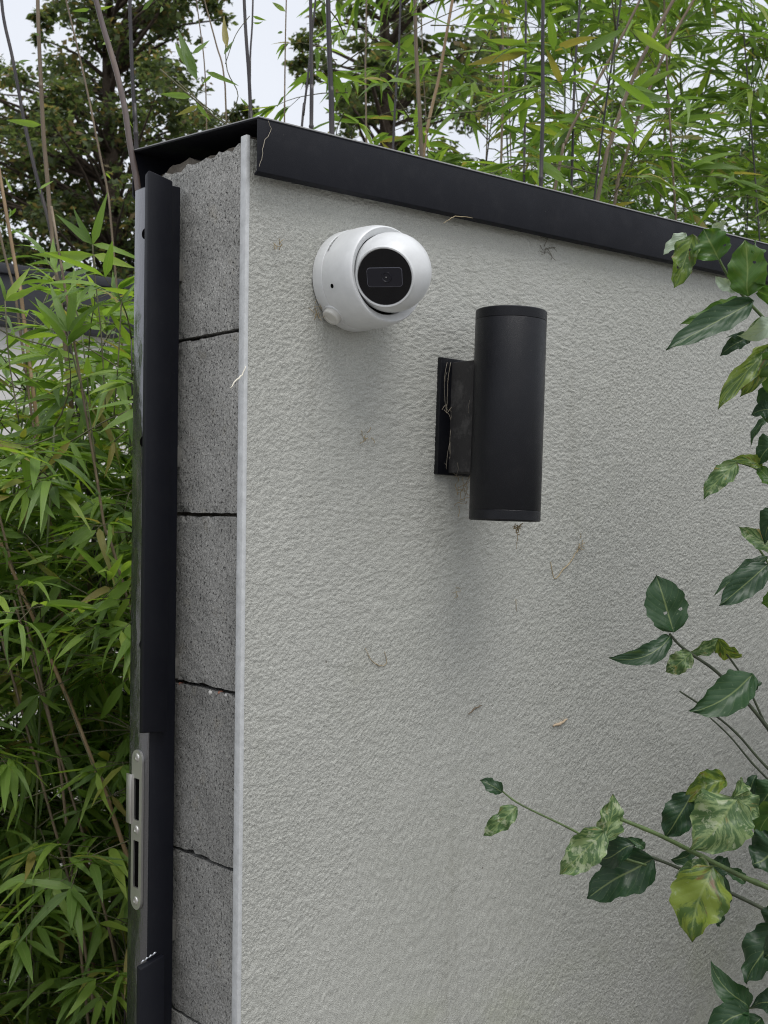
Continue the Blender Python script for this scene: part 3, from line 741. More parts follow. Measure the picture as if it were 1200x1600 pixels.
left = Clump((.35, 1.1, 0), 'dense leafy green bamboo thicket left of the steel gate post', 21)
R_ = left.r
for i in range(35):
    x = -.50+1.5*(i+.5)/35+R_.uniform(-.05, .05); y = R_.uniform(.72, 1.55)
    left.leafy_cane(x, y, R_.uniform(1.66, 1.98), R_.uniform(.002, .0032), R_.choice((CULM_D, CULM_G, CULM_G)), .25, R_.uniform(.02, .14), R_.uniform(.08, .118), step=.12, per=3, sprays=6, droop=.75)
for i in range(20):
    x = -.2+1.7*(i+.5)/20+R_.uniform(-.06, .06); y = R_.uniform(1.6, 2.5)
    left.leafy_cane(x, y, R_.uniform(1.62, 1.95), R_.uniform(.002, .0035), R_.choice((CULM_D, CULM_G)), .2, R_.uniform(.02, .14), R_.uniform(.11, .14), step=.14, sprays=5, droop=.75)
H = 2.02
for node, tips, stem in (((106, 518), ((75, 438), (127, 417), (159, 466), (37, 461)), ((106, 518), (120, 580), (136, 630), (150, 720))),
                         ((145, 382), ((106, 317), (168, 303), (88, 335), (207, 386)), ((145, 382), (147, 420), (158, 520), (165, 640))),
                         ((147, 398), ((47, 400), (210, 418)), ((147, 398), (150, 430))),
                         ((8, 470), ((50, 413), (6, 422), (68, 446)), ((8, 470), (14, 560), (30, 660))),
                         ((190, 470), ((150, 420), (214, 440), (160, 500)), ((190, 470), (185, 560), (178, 650))),
                         ((90, 545), ((40, 560), (60, 592), (105, 600)), ((90, 545), (20, 525), (0, 515))),
                         ((125, 1267), ((64, 1364), (84, 1275), (160, 1250)), ((125, 1267), (190, 1235), (215, 1220))),
                         ((97, 1358), ((8, 1402), (60, 1440), (120, 1440)), ((97, 1358), (160, 1330), (210, 1310))),
                         ((209, 903), ((134, 973), (160, 860)), ((209, 903), (214, 890))),
                         ((205, 928), ((163, 992),), ((209, 903), (205, 928))),
                         ((95, 905), ((0, 922), (60, 985), (30, 870)), ((95, 905), (140, 930), (200, 960))),
                         ((194, 1065), ((136, 1152), (208, 1125)), ((194, 1065), (212, 1050))),
                         ((151, 1207), ((163, 1272), (110, 1235)), ((151, 1207), (130, 1160), (100, 1080))),
                         ((174, 1243), ((204, 1283), (190, 1200)), ((174, 1243), (160, 1215))),
                         ((29, 1251), ((0, 1218), (10, 1300)), ((29, 1251), (100, 1225), (150, 1200))),
                         ((52, 1323), ((14, 1268), (2, 1370)), ((52, 1323), (100, 1345))),
                         ((110, 690), ((62, 740), (70, 670), (140, 745)), ((110, 690), (160, 660), (205, 640))),
                         ((40, 700), ((-15, 690), (10, 745), (45, 790)), ((40, 700), (90, 680))),
                         ((60, 1085), ((0, 1128), (20, 1160), (105, 1120)), ((60, 1085), (110, 1060))),
                         ((178, 690), ((165, 745), (208, 690)), ((178, 690), (200, 670)))):
    dd = H+R_.uniform(-.05, .12)
    left.px_twig(stem, dd)
    for t in tips: left.px_leaf(node, t, dd, R_.uniform(-.05, .03), R_.uniform(-.7, .7))
for pxs, r, m in (([(60, 985), (76, 1022), (122, 1131), (150, 1205), (178, 1278)], .0042, CULM_T), ([(140, 1340), (155, 1391), (190, 1542)], .003, CULM_B), ([(112, 1390), (124, 1433), (136, 1503), (150, 1600)], .0034, CULM_B),
                  ([(150, 740), (165, 830), (190, 905)], .003, CULM_B), ([(35, 950), (60, 1050), (90, 1180), (105, 1300)], .003, CULM_B)):
    left.px_cane(pxs, 2.12, r, m, True, .12)

tall = Clump((.6, 1.9, 0), 'tall bare bamboo canes against the sky above the left thicket', 5)
for pxs, dep, r, m in (([(-2, -40), (6, 30), (20, 93), (40, 200), (60, 287), (77, 350), (100, 473), (112, 560)], 2.7, .0046, CULM_D),
                       ([(58, -40), (60, 40), (63, 110), (68, 210), (74, 280), (82, 375), (92, 450), (100, 520)], 2.7, .0056, CULM_B),
                       ([(202, -40), (204, 40), (207, 120), (211, 190), (214, 240)], 2.6, .0048, CULM_D),
                       ([(108, 20), (120, 70), (138, 150), (150, 210), (160, 260), (168, 300), (178, 400)], 3.2, .003, CULM_B),
                       ([(-4, 250), (6, 310), (18, 380), (30, 450), (40, 520)], 2.5, .0044, CULM_T),
                       ([(-8, 330), (8, 400), (22, 455), (32, 520)], 2.5, .0032, CULM_B)):
    tall.px_cane(pxs, dep, r, m)
for b, t in (((140, 14), (112, 18)), ((152, 14), (182, 11)), ((140, 34), (112, 24)), ((160, 70), (175, 62)), ((222, 16), (245, -8)), ((250, 20), (262, -6)), ((62, 55), (48, 50)), ((26, 100), (54, 86)), ((64, 195), (10, 188)), ((62, 295), (84, 281)), ((60, 297), (66, 290)), ((165, 270), (176, 282)), ((20, 300), (5, 275)), ((25, 325), (12, 345)), ((10, 365), (45, 358)), ((14, 340), (24, 318))):
    tall.px_leaf(b, t, 2.55, .02, tall.r.uniform(-.6, .6))

lean = empty('bamboo_cane', (-.02, .25, 0), 'single leaning brown bamboo cane rising beside the gate post top', 'bamboo')
cl = Clump.__new__(Clump); cl.root = lean; cl.leaves = []; cl.twigs = Geo(); cl.r = random.Random(4)
pp = [at(x, y, 1.60) for x, y in ((133, -60), (150, 0), (160, 38), (172, 78), (184, 120), (195, 170), (203, 225), (210, 262), (216, 300), (226, 420), (236, 700))]
pp += [Vector((pp[-1].x, pp[-1].y, .9)), Vector((pp[-1].x+.02, pp[-1].y+.02, .0))]
cl.cane(pp[::-1], .0046, m_culm('purple_brown_culm', (.05, .04, .045), (.13, .10, .09), (.22, .16, .12)), .105)
cl.px_leaf((196, 178), (207, 200), 1.6, .0, .4)

mid = Clump((1.1, 1.5, 0), 'slender dark bamboo canes rising behind the coping before the sky', 8)
for pxs, dep, r, m in (([(380, -30), (384, 50), (389, 120), (392, 190), (394, 260)], 2.5, .0042, CULM_D), ([(396, -30), (394, 40), (391, 90), (390, 190)], 2.9, .0026, CULM_D),
                       ([(448, -30), (446, 60), (445, 130), (444, 240)], 2.6, .0017, CULM_B), ([(485, -30), (486, 60), (487, 130), (486, 240)], 2.5, .0044, CULM_D),
                       ([(487, 60), (481, 120), (474, 180), (468, 240)], 2.8, .003, CULM_D), ([(512, -30), (514, 60), (517, 140), (519, 240)], 2.4, .0058, CULM_D),
                       ([(304, -20), (312, 40), (320, 110), (324, 240)], 2.9, .0017, CULM_B), ([(322, 10), (338, 70), (350, 120), (356, 250)], 2.9, .0022, CULM_B),
                       ([(627, -30), (624, 60), (619, 140), (612, 280)], 2.7, .0028, CULM_D), ([(648, -30), (650, 70), (654, 150), (660, 280)], 2.8, .0052, CULM_B),
                       ([(700, 40), (686, 120), (668, 200), (655, 300)], 2.9, .0045, CULM_T), ([(572, 40), (571, 120), (573, 260)], 3.1, .0026, CULM_B)):
    mid.px_cane(pxs, dep, r, m)
# splayed twig with blades above the block end
mid.px_twig([(390, 205), (350, 192), (300, 152), (250, 108)], 2.3, .0016); mid.px_twig([(372, 200), (320, 165), (275, 125)], 2.3, .0010); mid.px_twig([(365, 195), (330, 180), (300, 145)], 2.3, .001)
mid.px_twig([(352, 192), (372, 150), (355, 110), (352, 60)], 2.4, .001); mid.px_twig([(352, 100), (368, 55), (390, 25)], 2.4, .0008)
for b, t in (((308, 125), (277, 46)), ((305, 110), (258, 62)), ((300, 152), (244, 143)), ((306, 160), (330, 190)), ((310, 165), (274, 181)), ((300, 84), (332, 62)), ((322, 112), (374, 133)), ((330, 118), (315, 132)), ((350, 85), (366, 60)), ((355, 75), (347, 15)), ((388, 165), (370, 150)), ((446, 18), (418, -2)), ((442, 50), (428, 52)), ((441, 158), (428, 148)), ((444, 150), (432, 168)),
             ((395, 25), (420, 35)), ((395, 35), (422, 43))):
    mid.px_leaf(b, t, 2.35, .02, mid.r.uniform(-.5, .5))
R_ = mid.r
for i in range(34):      # scattered sprays among the canes before the middle tree
    x = R_.uniform(505, 800); y = R_.uniform(-20, 330)
    if y > 183+.246*(x-403)+20: continue
    p = at(x, y, R_.uniform(2.5, 3.1))
    mid.branch(p, R_.uniform(0, 6.28), R_.uniform(-.1, .6), R_.uniform(.12, .3), 2, R_.uniform(.075, .11), .4)

right = Clump((2.1, 1.4, 0), 'bushy bright green bamboo clump above the coping at upper right', 31)
R_ = right.r
for i in range(25):
    x = 1.45+2.0*(i+.5)/25+R_.uniform(-.06, .06); y = R_.uniform(.75, 1.7)
    h = 2.55+min(1, max(0, (x-1.35)/.55))*1.2+R_.uniform(-.1, .35)
    right.leafy_cane(x, y, h, R_.uniform(.002, .0035), R_.choice((CULM_D, CULM_G, CULM_B)), 1.55, R_.uniform(.05, .3), R_.uniform(.10, .135), (.2, .5), .15, 2, 5, droop=.55)
for pxs, dep, r, m in (([(849, -40), (848, 60), (848, 180), (845, 300)], 2.6, .0046, CULM_D), ([(822, -30), (821, 100), (819, 280)], 2.9, .0032, CULM_D), ([(785, 20), (786, 130), (782, 300)], 3.0, .0032, CULM_B),
                       ([(1075, -40), (1030, 40), (990, 120), (955, 220), (930, 330)], 2.9, .0052, CULM_B), ([(1010, -20), (965, 70), (915, 160), (885, 220), (862, 320)], 2.9, .0040, CULM_B),
                       ([(1095, -20), (1050, 60), (1010, 150), (970, 270), (955, 350)], 3.1, .0045, CULM_B), ([(905, 20), (898, 120), (893, 300)], 3.0, .0035, CULM_D)):
    right.px_cane(pxs, dep, r, m)
for b, t in (((740, 5), (747, 28)), ((905, 85), (985, 40)), ((990, 45), (1058, 100)), ((985, 150), (1075, 155))):
    right.px_leaf(b, t, 2.6, .03, R_.uniform(-.5, .5))

# leaves that show become parts of their own, the rest of each clump one mass
def covered(x, y):
    if x > 214 and y > (237-(x-210)*.27 if x < 403 else 183+.246*(x-403)): return True
    return False
GW, GH = 300, 400
zb = np.full((GH, GW), 99.0)
allv = []
clumps = [left, tall, cl, mid, right]
for ci, c in enumerate(clumps):
    for li, (mt, vi, hero) in enumerate(c.leaves):
        b0 = mt.translation; dx = mt.col[0].xyz; dy = mt.col[1].xyz
        s_ = []
        for t in (.15, .35, .55, .75):
            for q in (-.04, .04):
                X, Y, k = pr(b0+dx*t+dy*q)
                if k > .3 and 0 <= X < 1200 and 0 <= Y < 1600 and not covered(X, Y): s_.append((int(X/4), int(Y/4), k))
        X1, Y1, k1 = pr(b0); X2, Y2, k2 = pr(b0+dx)
        for gx_, gy_, k in s_:
            if k < zb[gy_, gx_]: zb[gy_, gx_] = k
        if s_: allv.append((math.hypot(X1-X2, Y1-Y2), ci, li, s_, hero))
chosen = [set() for _ in clumps]
cand = []
for ln, ci, li, s_, hero in allv:
    seen = sum(1 for gx_, gy_, k in s_ if k < zb[gy_, gx_]+.012)
    if hero or seen >= 3: cand.append((hero, ln*seen/8, ci, li))
cand.sort(reverse=True)
for hero, ln, ci, li in cand:
    if len(chosen[ci]) < 295: chosen[ci].add(li)
for ci, c in enumerate(clumps):
    Vs, Fs, Us, Ts = [], [], [], []
    off = 0
    for li, (mt, vi, hero) in enumerate(c.leaves):
        if li in chosen[ci]:
            o = bpy.data.objects.new('leaf', VMESH[vi]); COL.objects.link(o); o.parent = c.root
            o.matrix_parent_inverse = Matrix.Translation(-c.root.location); o.matrix_basis = mt
        else:
            v, f, uvs = VAR[vi]; A = np.array(mt)
            Vs.append(v @ A[:3, :3].T+A[:3, 3]); Fs += [tuple(i+off for i in q) for q in f]; Us += uvs; Ts += [c.r.random()]*len(v); off += len(v)
    if Vs:
        o = mesh_obj('foliage', np.concatenate(Vs).tolist(), Fs, BLEAF, c.root, True); o['kind'] = 'stuff'
        me = o.data; ul = me.uv_layers.new(name='UVMap')
        vi_ = np.empty(len(me.loops), np.int32); me.loops.foreach_get('vertex_index', vi_)
        ul.data.foreach_set('uv', np.array(Us, np.float32)[vi_].ravel())
        ta = me.attributes.new('tint', 'FLOAT', 'POINT'); ta.data.foreach_set('value', np.array(Ts, np.float32))
    if c.twigs.v:
        o = mesh_obj('twigs', c.twigs.v, c.twigs.f, TWIG, c.root, True); o['kind'] = 'stuff'

# ------------------------------------------------------------------ broad-leaved shrub in front of the wall
SR = random.Random(77)
sb = at(1330, 800, 1.55)
shrub = empty('broadleaf_shrub', (sb.x, sb.y, 0), 'broad-leaved shrub with blotched mildewed leaves before the wall at right', 'shrub')
def shrub_leaf(b, t, wpx, dep=1.6, m=SL_D, dt=0.0, roll=0.0, fold=.6, curl=.75, bend=0.0, wave=.34, holes=0, notch=0, B=None, T=None, W=None):
    if B is None:
        B, T = at(*b, dep), at(*t, dep+dt); W = .92*wpx*dep/F
    ax = T-B; Ln = ax.length; ax.normalize()
    v = (CAM-B).normalized(); side = ax.cross(v).normalized(); side = Matrix.Rotation(roll, 3, ax) @ side
    nrm = side.cross(ax)
    rows, cols = 16, 8
    tw_ = SR.uniform(-1.1, 1.1); ph = SR.uniform(0, 6.28); ph2 = SR.uniform(0, 6.28); f1 = SR.uniform(1.6, 2.8)
    Vv, Uv, Ff = [], [], []
    for i in range(rows+1):
        t_ = i/rows
        wt = (math.sin(math.pi*min(1, t_**.80)))**.62 if 0 < t_ < 1 else 0
        if i == 0: wt = .03
        if t_ > .88: wt *= .62
        for j in range(cols+1):
            s = (j/cols-.5)*2
            jag = 1+.06*math.sin(t_*31+ph+s*3)*(abs(s) > .9)
            if notch and abs(s) > .7: jag -= .3*max(0, math.sin(t_*9+ph2*(1 if s > 0 else 2)))*notch
            x = s*wt*W/2*jag
            h = abs(x)*fold*math.sin(min(1.2, abs(s)*1.2))-curl*Ln*(t_-.25)**2*1.6
            h += wave*W*.5*abs(s)**1.5*math.sin(t_*6.28*f1+ph+(1.6 if s > 0 else 0))*wt
            h += .12*W*noise.noise(Vector((s*1.6+ph, t_*3, ph2)))
            ct, st = math.cos(tw_*(t_-.35)), math.sin(tw_*(t_-.35))
            p = B+ax*(t_*Ln)+side*(x*ct-h*st+bend*Ln*4*t_*(1-t_)*.5)+nrm*(h*ct+x*st)
            Vv.append(p); Uv.append((j/cols, t_))
    hole = set()
    for _ in range(holes): hole.add((SR.randrange(3, rows-2), SR.randrange(1, cols-1)))
    for i in range(rows):
        for j in range(cols):
            if (i, j) in hole:        # a bitten hole with an uneven round rim
                a = i*(cols+1)+j; cs = (a, a+1, a+cols+2, a+cols+1); ce = sum((Vv[q] for q in cs), Vector())/4; uc = (sum(Uv[q][0] for q in cs)/4, sum(Uv[q][1] for q in cs)/4)
                rg = []
                for k in range(4):
                    for f_, tgt in ((SR.uniform(.45, .7), Vv[cs[k]]), (SR.uniform(.7, .95), (Vv[cs[k]]+Vv[cs[(k+1) % 4]])/2)):
                        rg.append(len(Vv)); Vv.append(ce+(tgt-ce)*f_); Uv.append(uc)
                for k in range(4): Ff.append((cs[k], cs[(k+1) % 4], rg[(2*k+2) % 8], rg[2*k+1], rg[2*k]))
                continue
            a = i*(cols+1)+j; Ff.append((a, a+1, a+cols+2, a+cols+1))
    o = mesh_obj('leaf', Vv, Ff, m, shrub, True)
    ul = o.data.uv_layers.new(name='UVMap')
    for l in o.data.loops: ul.data[l.index].uv = Uv[l.vertex_index]
    return o
def stem(pxs, r, m=STEMG, dep=1.62, d2=None):
    n = len(pxs)
    pts = smooth_path([at(x, y, dep+((d2 or dep)-dep)*i/(n-1)) for i, (x, y) in enumerate(pxs)], 5)
    rr = [r*(.6+.4*i/(len(pts)-1))*(1.18 if i % 7 == 3 else 1) for i in range(len(pts))]
    tube('stem', pts, rr, m, shrub, 7)
D1, D2, D3 = 1.66, 1.58, 1.44
# upper branch
stem([(1120, 398), (1140, 435), (1168, 470), (1200, 505), (1250, 570), (1300, 680)], .0028, STEMG, D1)
stem([(1118, 402), (1105, 395), (1092, 392)], .0012, STEMG, D1)
shrub_leaf((1083, 366), (1056, 448), 44, D1-.02, SL_Y, -.01, .2, .3, .1, holes=2, notch=.6)
shrub_leaf((1072, 364), (1036, 396), 24, D1-.01, SL_U, 0, .5, .3, .1)
shrub_leaf((1124, 405), (1098, 358), 66, D1-.03, SL_M, .0, .1, .25, .2, holes=1, notch=.4)
shrub_leaf((1112, 360), (1138, 348), 24, D1, SL_U, .01, .6, .2, .1)
shrub_leaf((1168, 463), (1168, 374), 66, D1-.04, SL_M, -.01, -.15, .2, .12, holes=2)
shrub_leaf((1172, 400), (1200, 372), 28, D1-.02, SL_M, .02, .3)
shrub_leaf((1158, 466), (1075, 490), 34, D1-.04, SL_M, -.03, .5, .35, .3, -.22)
shrub_leaf((1150, 455), (1118, 436), 22, D1-.02, SL_U, -.0, .3)
shrub_leaf((1178, 470), (1042, 534), 46, D1-.06, SL_D, -.05, .25, .3, .1, -.05, wave=.16)
shrub_leaf((1210, 450), (1188, 478), 70, D1-.05, SL_M, .02, .4)
shrub_leaf((1215, 500), (1168, 530), 34, D1-.07, SL_U, -.0, .3)
shrub_leaf((1205, 505), (1172, 500), 16, D1-.02, SL_P, -.0, .6)
shrub_leaf((1205, 540), (1125, 624), 38, D1-.08, SL_Y, -.04, -.3, .3, .2, notch=.5)
shrub_leaf((1205, 535), (1166, 614), 40, D1-.07, SL_Y, -.02, .4, .3, .25)
shrub_leaf((1225, 550), (1200, 612), 60, D1-.09, SL_M, -.0, .2)
shrub_leaf((1165, 530), (1134, 542), 26, D1-.02, SL_D, -.01, .3)
shrub_leaf((1172, 536), (1148, 514), 18, D1, SL_D, 0, .5)
shrub_leaf((1210, 600), (1190, 668), 42, D1-.05, SL_D, 0, .3)
shrub_leaf((1200, 650), (1164, 690), 14, D1-.02, SL_D, 0, .5, .3, .3)
# middle right
stem([(1150, 722), (1185, 735), (1230, 780), (1290, 900)], .0018, STEMG, D2)
shrub_leaf((1152, 722), (1098, 772), 38, D2-.02, SL_P, -.01, .2, .3, .2, notch=.3)
shrub_leaf((1192, 728), (1152, 710), 22, D2-.02, SL_Y, -.0, .3)
shrub_leaf((1205, 640), (1178, 640), 30, D2, SL_D, 0, .2)
shrub_leaf((1215, 690), (1180, 712), 40, D2-.03, SL_D, 0, .4)
shrub_leaf((1210, 760), (1188, 728), 30, D2-.03, SL_M, 0, .4)
stem([(1180, 850), (1200, 880), (1240, 960), (1280, 1100)], .0018, STEMG, D2)
shrub_leaf((1215, 862), (1164, 826), 34, D2-.02, SL_P, -.0, .3)
shrub_leaf((1200, 868), (1112, 905), 24, D2, SL_D, -.02, .7, .4, .3, -.15)
shrub_leaf((1200, 882), (1128, 944), 48, D2-.05, SL_D, -.03, .1, .2, .1, wave=.15)
shrub_leaf((1225, 800), (1185, 830), 46, D2-.05, SL_D, 0, .2)
shrub_leaf((1225, 930), (1196, 945), 40, D2-.05, SL_M, 0, .2)
# branch with the round leaf
stem([(1046, 990), (1062, 1008), (1085, 1025), (1120, 1050), (1165, 1095), (1210, 1150), (1290, 1250)], .0026, STEMB, D2)
stem([(1128, 1012), (1157, 1052), (1172, 1080), (1205, 1150), (1250, 1230)], .0018, STEMB, D2+.01)
stem([(1062, 1080), (1110, 1112), (1150, 1145), (1185, 1185), (1225, 1230), (1290, 1330)], .0019, STEMB, D2-.02)
stem([(1106, 1118), (1140, 1150), (1175, 1192), (1210, 1230), (1270, 1310)], .0016, STEMB, D2+.0)
shrub_leaf((1053, 988), (1026, 898), 72, D2-.02, SL_D, .01, .15, .22, .06, holes=2, notch=.2, wave=.12)
shrub_leaf((1048, 992), (966, 1026), 36, D2-.03, SL_D, -.03, .35, .3, .35, -.30)
shrub_leaf((1080, 1020), (1043, 1052), 40, D2-.02, SL_P, .0, .1, .25, .2, notch=.5)
shrub_leaf((1080, 1020), (1140, 1000), 26, D2-.0, SL_P, .02, .4, .2, .2)
shrub_leaf((1122, 1000), (1160, 1036), 32, D2, SL_Y, .01, .5, .3, .3, .15)
shrub_leaf((1176, 1052), (1090, 1114), 62, D2-.05, SL_D, -.04, .2, .3, .15, -.10, wave=.2)
shrub_leaf((1120, 1094), (1165, 1086), 18, D2, SL_M, 0, .6)
shrub_leaf((1190, 1065), (1172, 1080), 12, D2+.02, SL_D, 0, .6)
# low branch
stem([(784, 1236), (815, 1258), (895, 1297), (960, 1335), (1010, 1352)], .0016, STEMG, 1.50, 1.47)
stem([(970, 1280), (1030, 1305), (1100, 1340), (1160, 1370), (1215, 1394), (1320, 1450)], .0036, STEMG, D3)
stem([(985, 1328), (1050, 1352), (1130, 1390), (1210, 1430), (1320, 1500)], .0028, STEMB, D3+.06)
shrub_leaf((785, 1238), (752, 1217), 26, 1.49, SL_D, 0, .3, .3, .2, notch=.5)
shrub_leaf((808, 1260), (757, 1306), 36, 1.49, SL_P, -.01, .2, .3, .25, holes=1, notch=.7)
shrub_leaf((944, 1314), (966, 1243), 46, D3, SL_P, .01, .3, .3, .2)
shrub_leaf((945, 1298), (878, 1366), 60, D3-.01, SL_P, -.02, -.1, .25, .15, notch=.2)
shrub_leaf((990, 1318), (924, 1355), 44, D3+.02, SL_D, .01, .3)
shrub_leaf((1022, 1342), (914, 1398), 82, D3+.04, SL_D, .0, .1, .2, .1, notch=.3)
shrub_leaf((1008, 1326), (985, 1308), 16, D3+.03, SL_D, 0, .3)
shrub_leaf((1082, 1240), (1040, 1310), 56, D3+.05, SL_D, .0, .2, .25, .1)
shrub_leaf((1135, 1216), (1074, 1236), 42, D3+.04, SL_Y, -.01, .3)
shrub_leaf((1152, 1248), (1100, 1328), 104, D3-.03, SL_P, -.03, .05, .3, .35, .05, wave=.3)
shrub_leaf((1146, 1246), (1180, 1212), 32, D3, SL_P, .02, .3)
shrub_leaf((1150, 1245), (1190, 1275), 48, D3-.01, SL_P, .0, -.3, .2, .2)
shrub_leaf((1180, 1210), (1165, 1255), 20, D3+.03, SL_D, .0, .3)
shrub_leaf((1215, 1225), (1172, 1268), 50, D3+.03, SL_D, .0, .3)
shrub_leaf((1220, 1260), (1170, 1300), 44, D3+.02, SL_M, .0, .2)
shrub_leaf((1225, 1318), (1176, 1352), 82, D3-.04, SL_D, .0, .1, .15, .05)
shrub_leaf((1115, 1354), (1072, 1462), 98, D3-.05, SL_Y, -.03, -.05, .25, .28, .04, notch=.45, wave=.2)
shrub_leaf((1112, 1358), (1060, 1360), 36, D3-.03, SL_P, -.0, .3)
shrub_leaf((1130, 1368), (1116, 1448), 44, D3+.02, SL_D, .02, .4, .2, .1)
shrub_leaf((1050, 1345), (1105, 1330), 26, D3+.03, SL_D, .01, .5)
shrub_leaf((1140, 1362), (1105, 1345), 36, D3+.03, SL_D, .01, .3)
shrub_leaf((1165, 1380), (1135, 1352), 22, D3+.03, SL_D, .01, .3)
shrub_leaf((1225, 1445), (1160, 1532), 72, D3-.02, SL_D, -.01, .15, .2, .1)
shrub_leaf((1215, 1420), (1190, 1445), 30, D3-.02, SL_D, 0, .3)
stem([(1140, 1578), (1180, 1574), (1230, 1570), (1320, 1590)], .0016, STEMG, D3)
shrub_leaf((1174, 1576), (1120, 1535), 46, D3-.02, SL_D, -.01, .2)
shrub_leaf((1172, 1580), (1098, 1606), 48, D3-.03, SL_D, -.02, .3)
shrub_leaf((1225, 1570), (1183, 1560), 46, D3-.02, SL_D, 0, .2)
shrub_leaf((1190, 1590), (1150, 1630), 46, D3-.02, SL_D, 0, .2)
shrub_leaf((1230, 1480), (1195, 1490), 60, D3-.06, SL_D, 0, .2)
# main stems down to the soil and growth beyond the frame
trunk0 = Vector((sb.x, sb.y, 0))
for (px, py, dp, r) in ((1300, 680, D1, .007), (1290, 900, D2, .006), (1290, 1250, D2, .007), (1320, 1450, D3, .008), (1320, 1500, D3+.06, .006), (1280, 1100, D2, .005), (1290, 1330, D2-.02, .005), (1320, 1590, D3, .006), (1270, 1310, D2, .004), (1250, 1230, D2+.01, .004)):
    e = at(px, py, dp)
    P = smooth_path([trunk0+Vector((SR.uniform(-.05, .05), SR.uniform(-.05, .05), -.02)), trunk0.lerp(e, .45)+Vector((.05, -.02, .1)), e], 6)
    tube('stem', P, [r*(1-.6*i/(len(P)-1)) for i in range(len(P))], STEMB, shrub, 7)
for k in range(0):
    z = SR.uniform(.5, 2.1); a = SR.uniform(0, 6.28); rr = SR.uniform(.02, .22)
    B = trunk0+Vector((math.cos(a)*rr+.06, math.sin(a)*rr, z))
    X, Y, kk = pr(B)
    if X < 1275: continue
    T = B+Vector((math.cos(a)*.07, math.sin(a)*.07, SR.uniform(-.05, .02)))
    shrub_leaf(None, None, 0, m=SR.choice((SL_D, SL_D, SL_M, SL_P)), roll=SR.uniform(-.6, .6), B=B, T=T, W=.045)

# the bulk of the shrub, right of the picture, as one mass of leaves
gl = Geo(); uvl = []; tw = Geo()
for k in range(95):
    v = Vector((SR.gauss(0, 1), SR.gauss(0, 1), SR.gauss(0, 1))).normalized()*SR.random()**.45
    c_ = trunk0+Vector((.40+v.x*.40, -.03+v.y*.20, 1.2+v.z*.85))
    if c_.y > -.12 or pr(c_)[0] < 1330: continue
    root_ = trunk0+Vector((.10+v.x*.12, v.y*.06, max(.05, c_.z-.45)))
    md = root_.lerp(c_, .55)+Vector((0, 0, .05)); tp_ = smooth_path([Vector((trunk0.x+.05+v.x*.05, trunk0.y, max(0, root_.z-.5))), root_, md, c_], 4)
    tw.add(*tube_geo(tp_, [.0035-.0026*i/(len(tp_)-1) for i in range(len(tp_))], 5))
    for q in range(7):
        b_ = tp_[-1-(q//2)*2]
        az = SR.uniform(0, 6.28); d_ = Vector((math.cos(az), math.sin(az), SR.uniform(-.5, .35))).normalized()
        n_ = Vector((SR.gauss(0, .3), SR.gauss(0, .3), 1)); s_ = n_.cross(d_).normalized(); n_ = d_.cross(s_); L_ = SR.uniform(.055, .085)
        if pr(b_+d_*L_)[0] < 1235 or (b_+d_*L_).y > -.03: continue
        rows_ = ((0, .02, 0), (.18, .24, .05), (.42, .34, .06), (.68, .27, .03), (.88, .11, -.04), (1, .0, -.1))
        pts_ = []
        for (t_, w_, h_) in rows_:
            for s2 in (-1, 0, 1): pts_.append(b_+d_*(t_*L_)+s_*(s2*w_*L_)+n_*(L_*(h_+abs(s2)*w_*.35))); uvl.append((.5+s2*.5, t_))
        gl.add(pts_, [(i*3+k2, i*3+k2+1, i*3+k2+4, i*3+k2+3) for i in range(5) for k2 in range(2)])
o = mesh_obj('foliage', gl.v, gl.f, SL_D, shrub, True); o['kind'] = 'stuff'
ul = o.data.uv_layers.new(name='UVMap')
for l in o.data.loops: ul.data[l.index].uv = uvl[l.vertex_index]
o = mesh_obj('twigs', tw.v, tw.f, STEMB, shrub, True); o['kind'] = 'stuff'

# ------------------------------------------------------------------ outbuilding behind the bamboo
HY = 7.2
hz = on_y(0, 413, HY).z
house = empty('outbuilding', (2, HY+2, 0), 'flat-roofed pale outbuilding with dark roof edge behind the left bamboo', 'building')
box('wall', (-9, 9.5, HY+.05, HY+6, -.1, hz-.40), HOUSEW, house)
box('roof_edge', (-9.1, 9.6, HY-.05, HY+6.1, hz-.42, hz-.07), FASCIA, house, .01)
box('roof_trim', (-9.13, 9.63, HY-.08, HY+6.13, hz-.0698, hz), FASCIA, house, .008)
for x in (-6.5, -3, .2, 5.2, 7.5):
    wn = box('window', (x, x+1.1, HY+.02, HY+.10, 1.0, 2.3), FASCIA, house, .006)
    p_ = box('pane', (x+.07, x+1.03, HY+.012, HY+.03, 1.07, 2.23), GLASS); p_.parent = wn; p_.matrix_parent_inverse = Matrix.Identity(4)

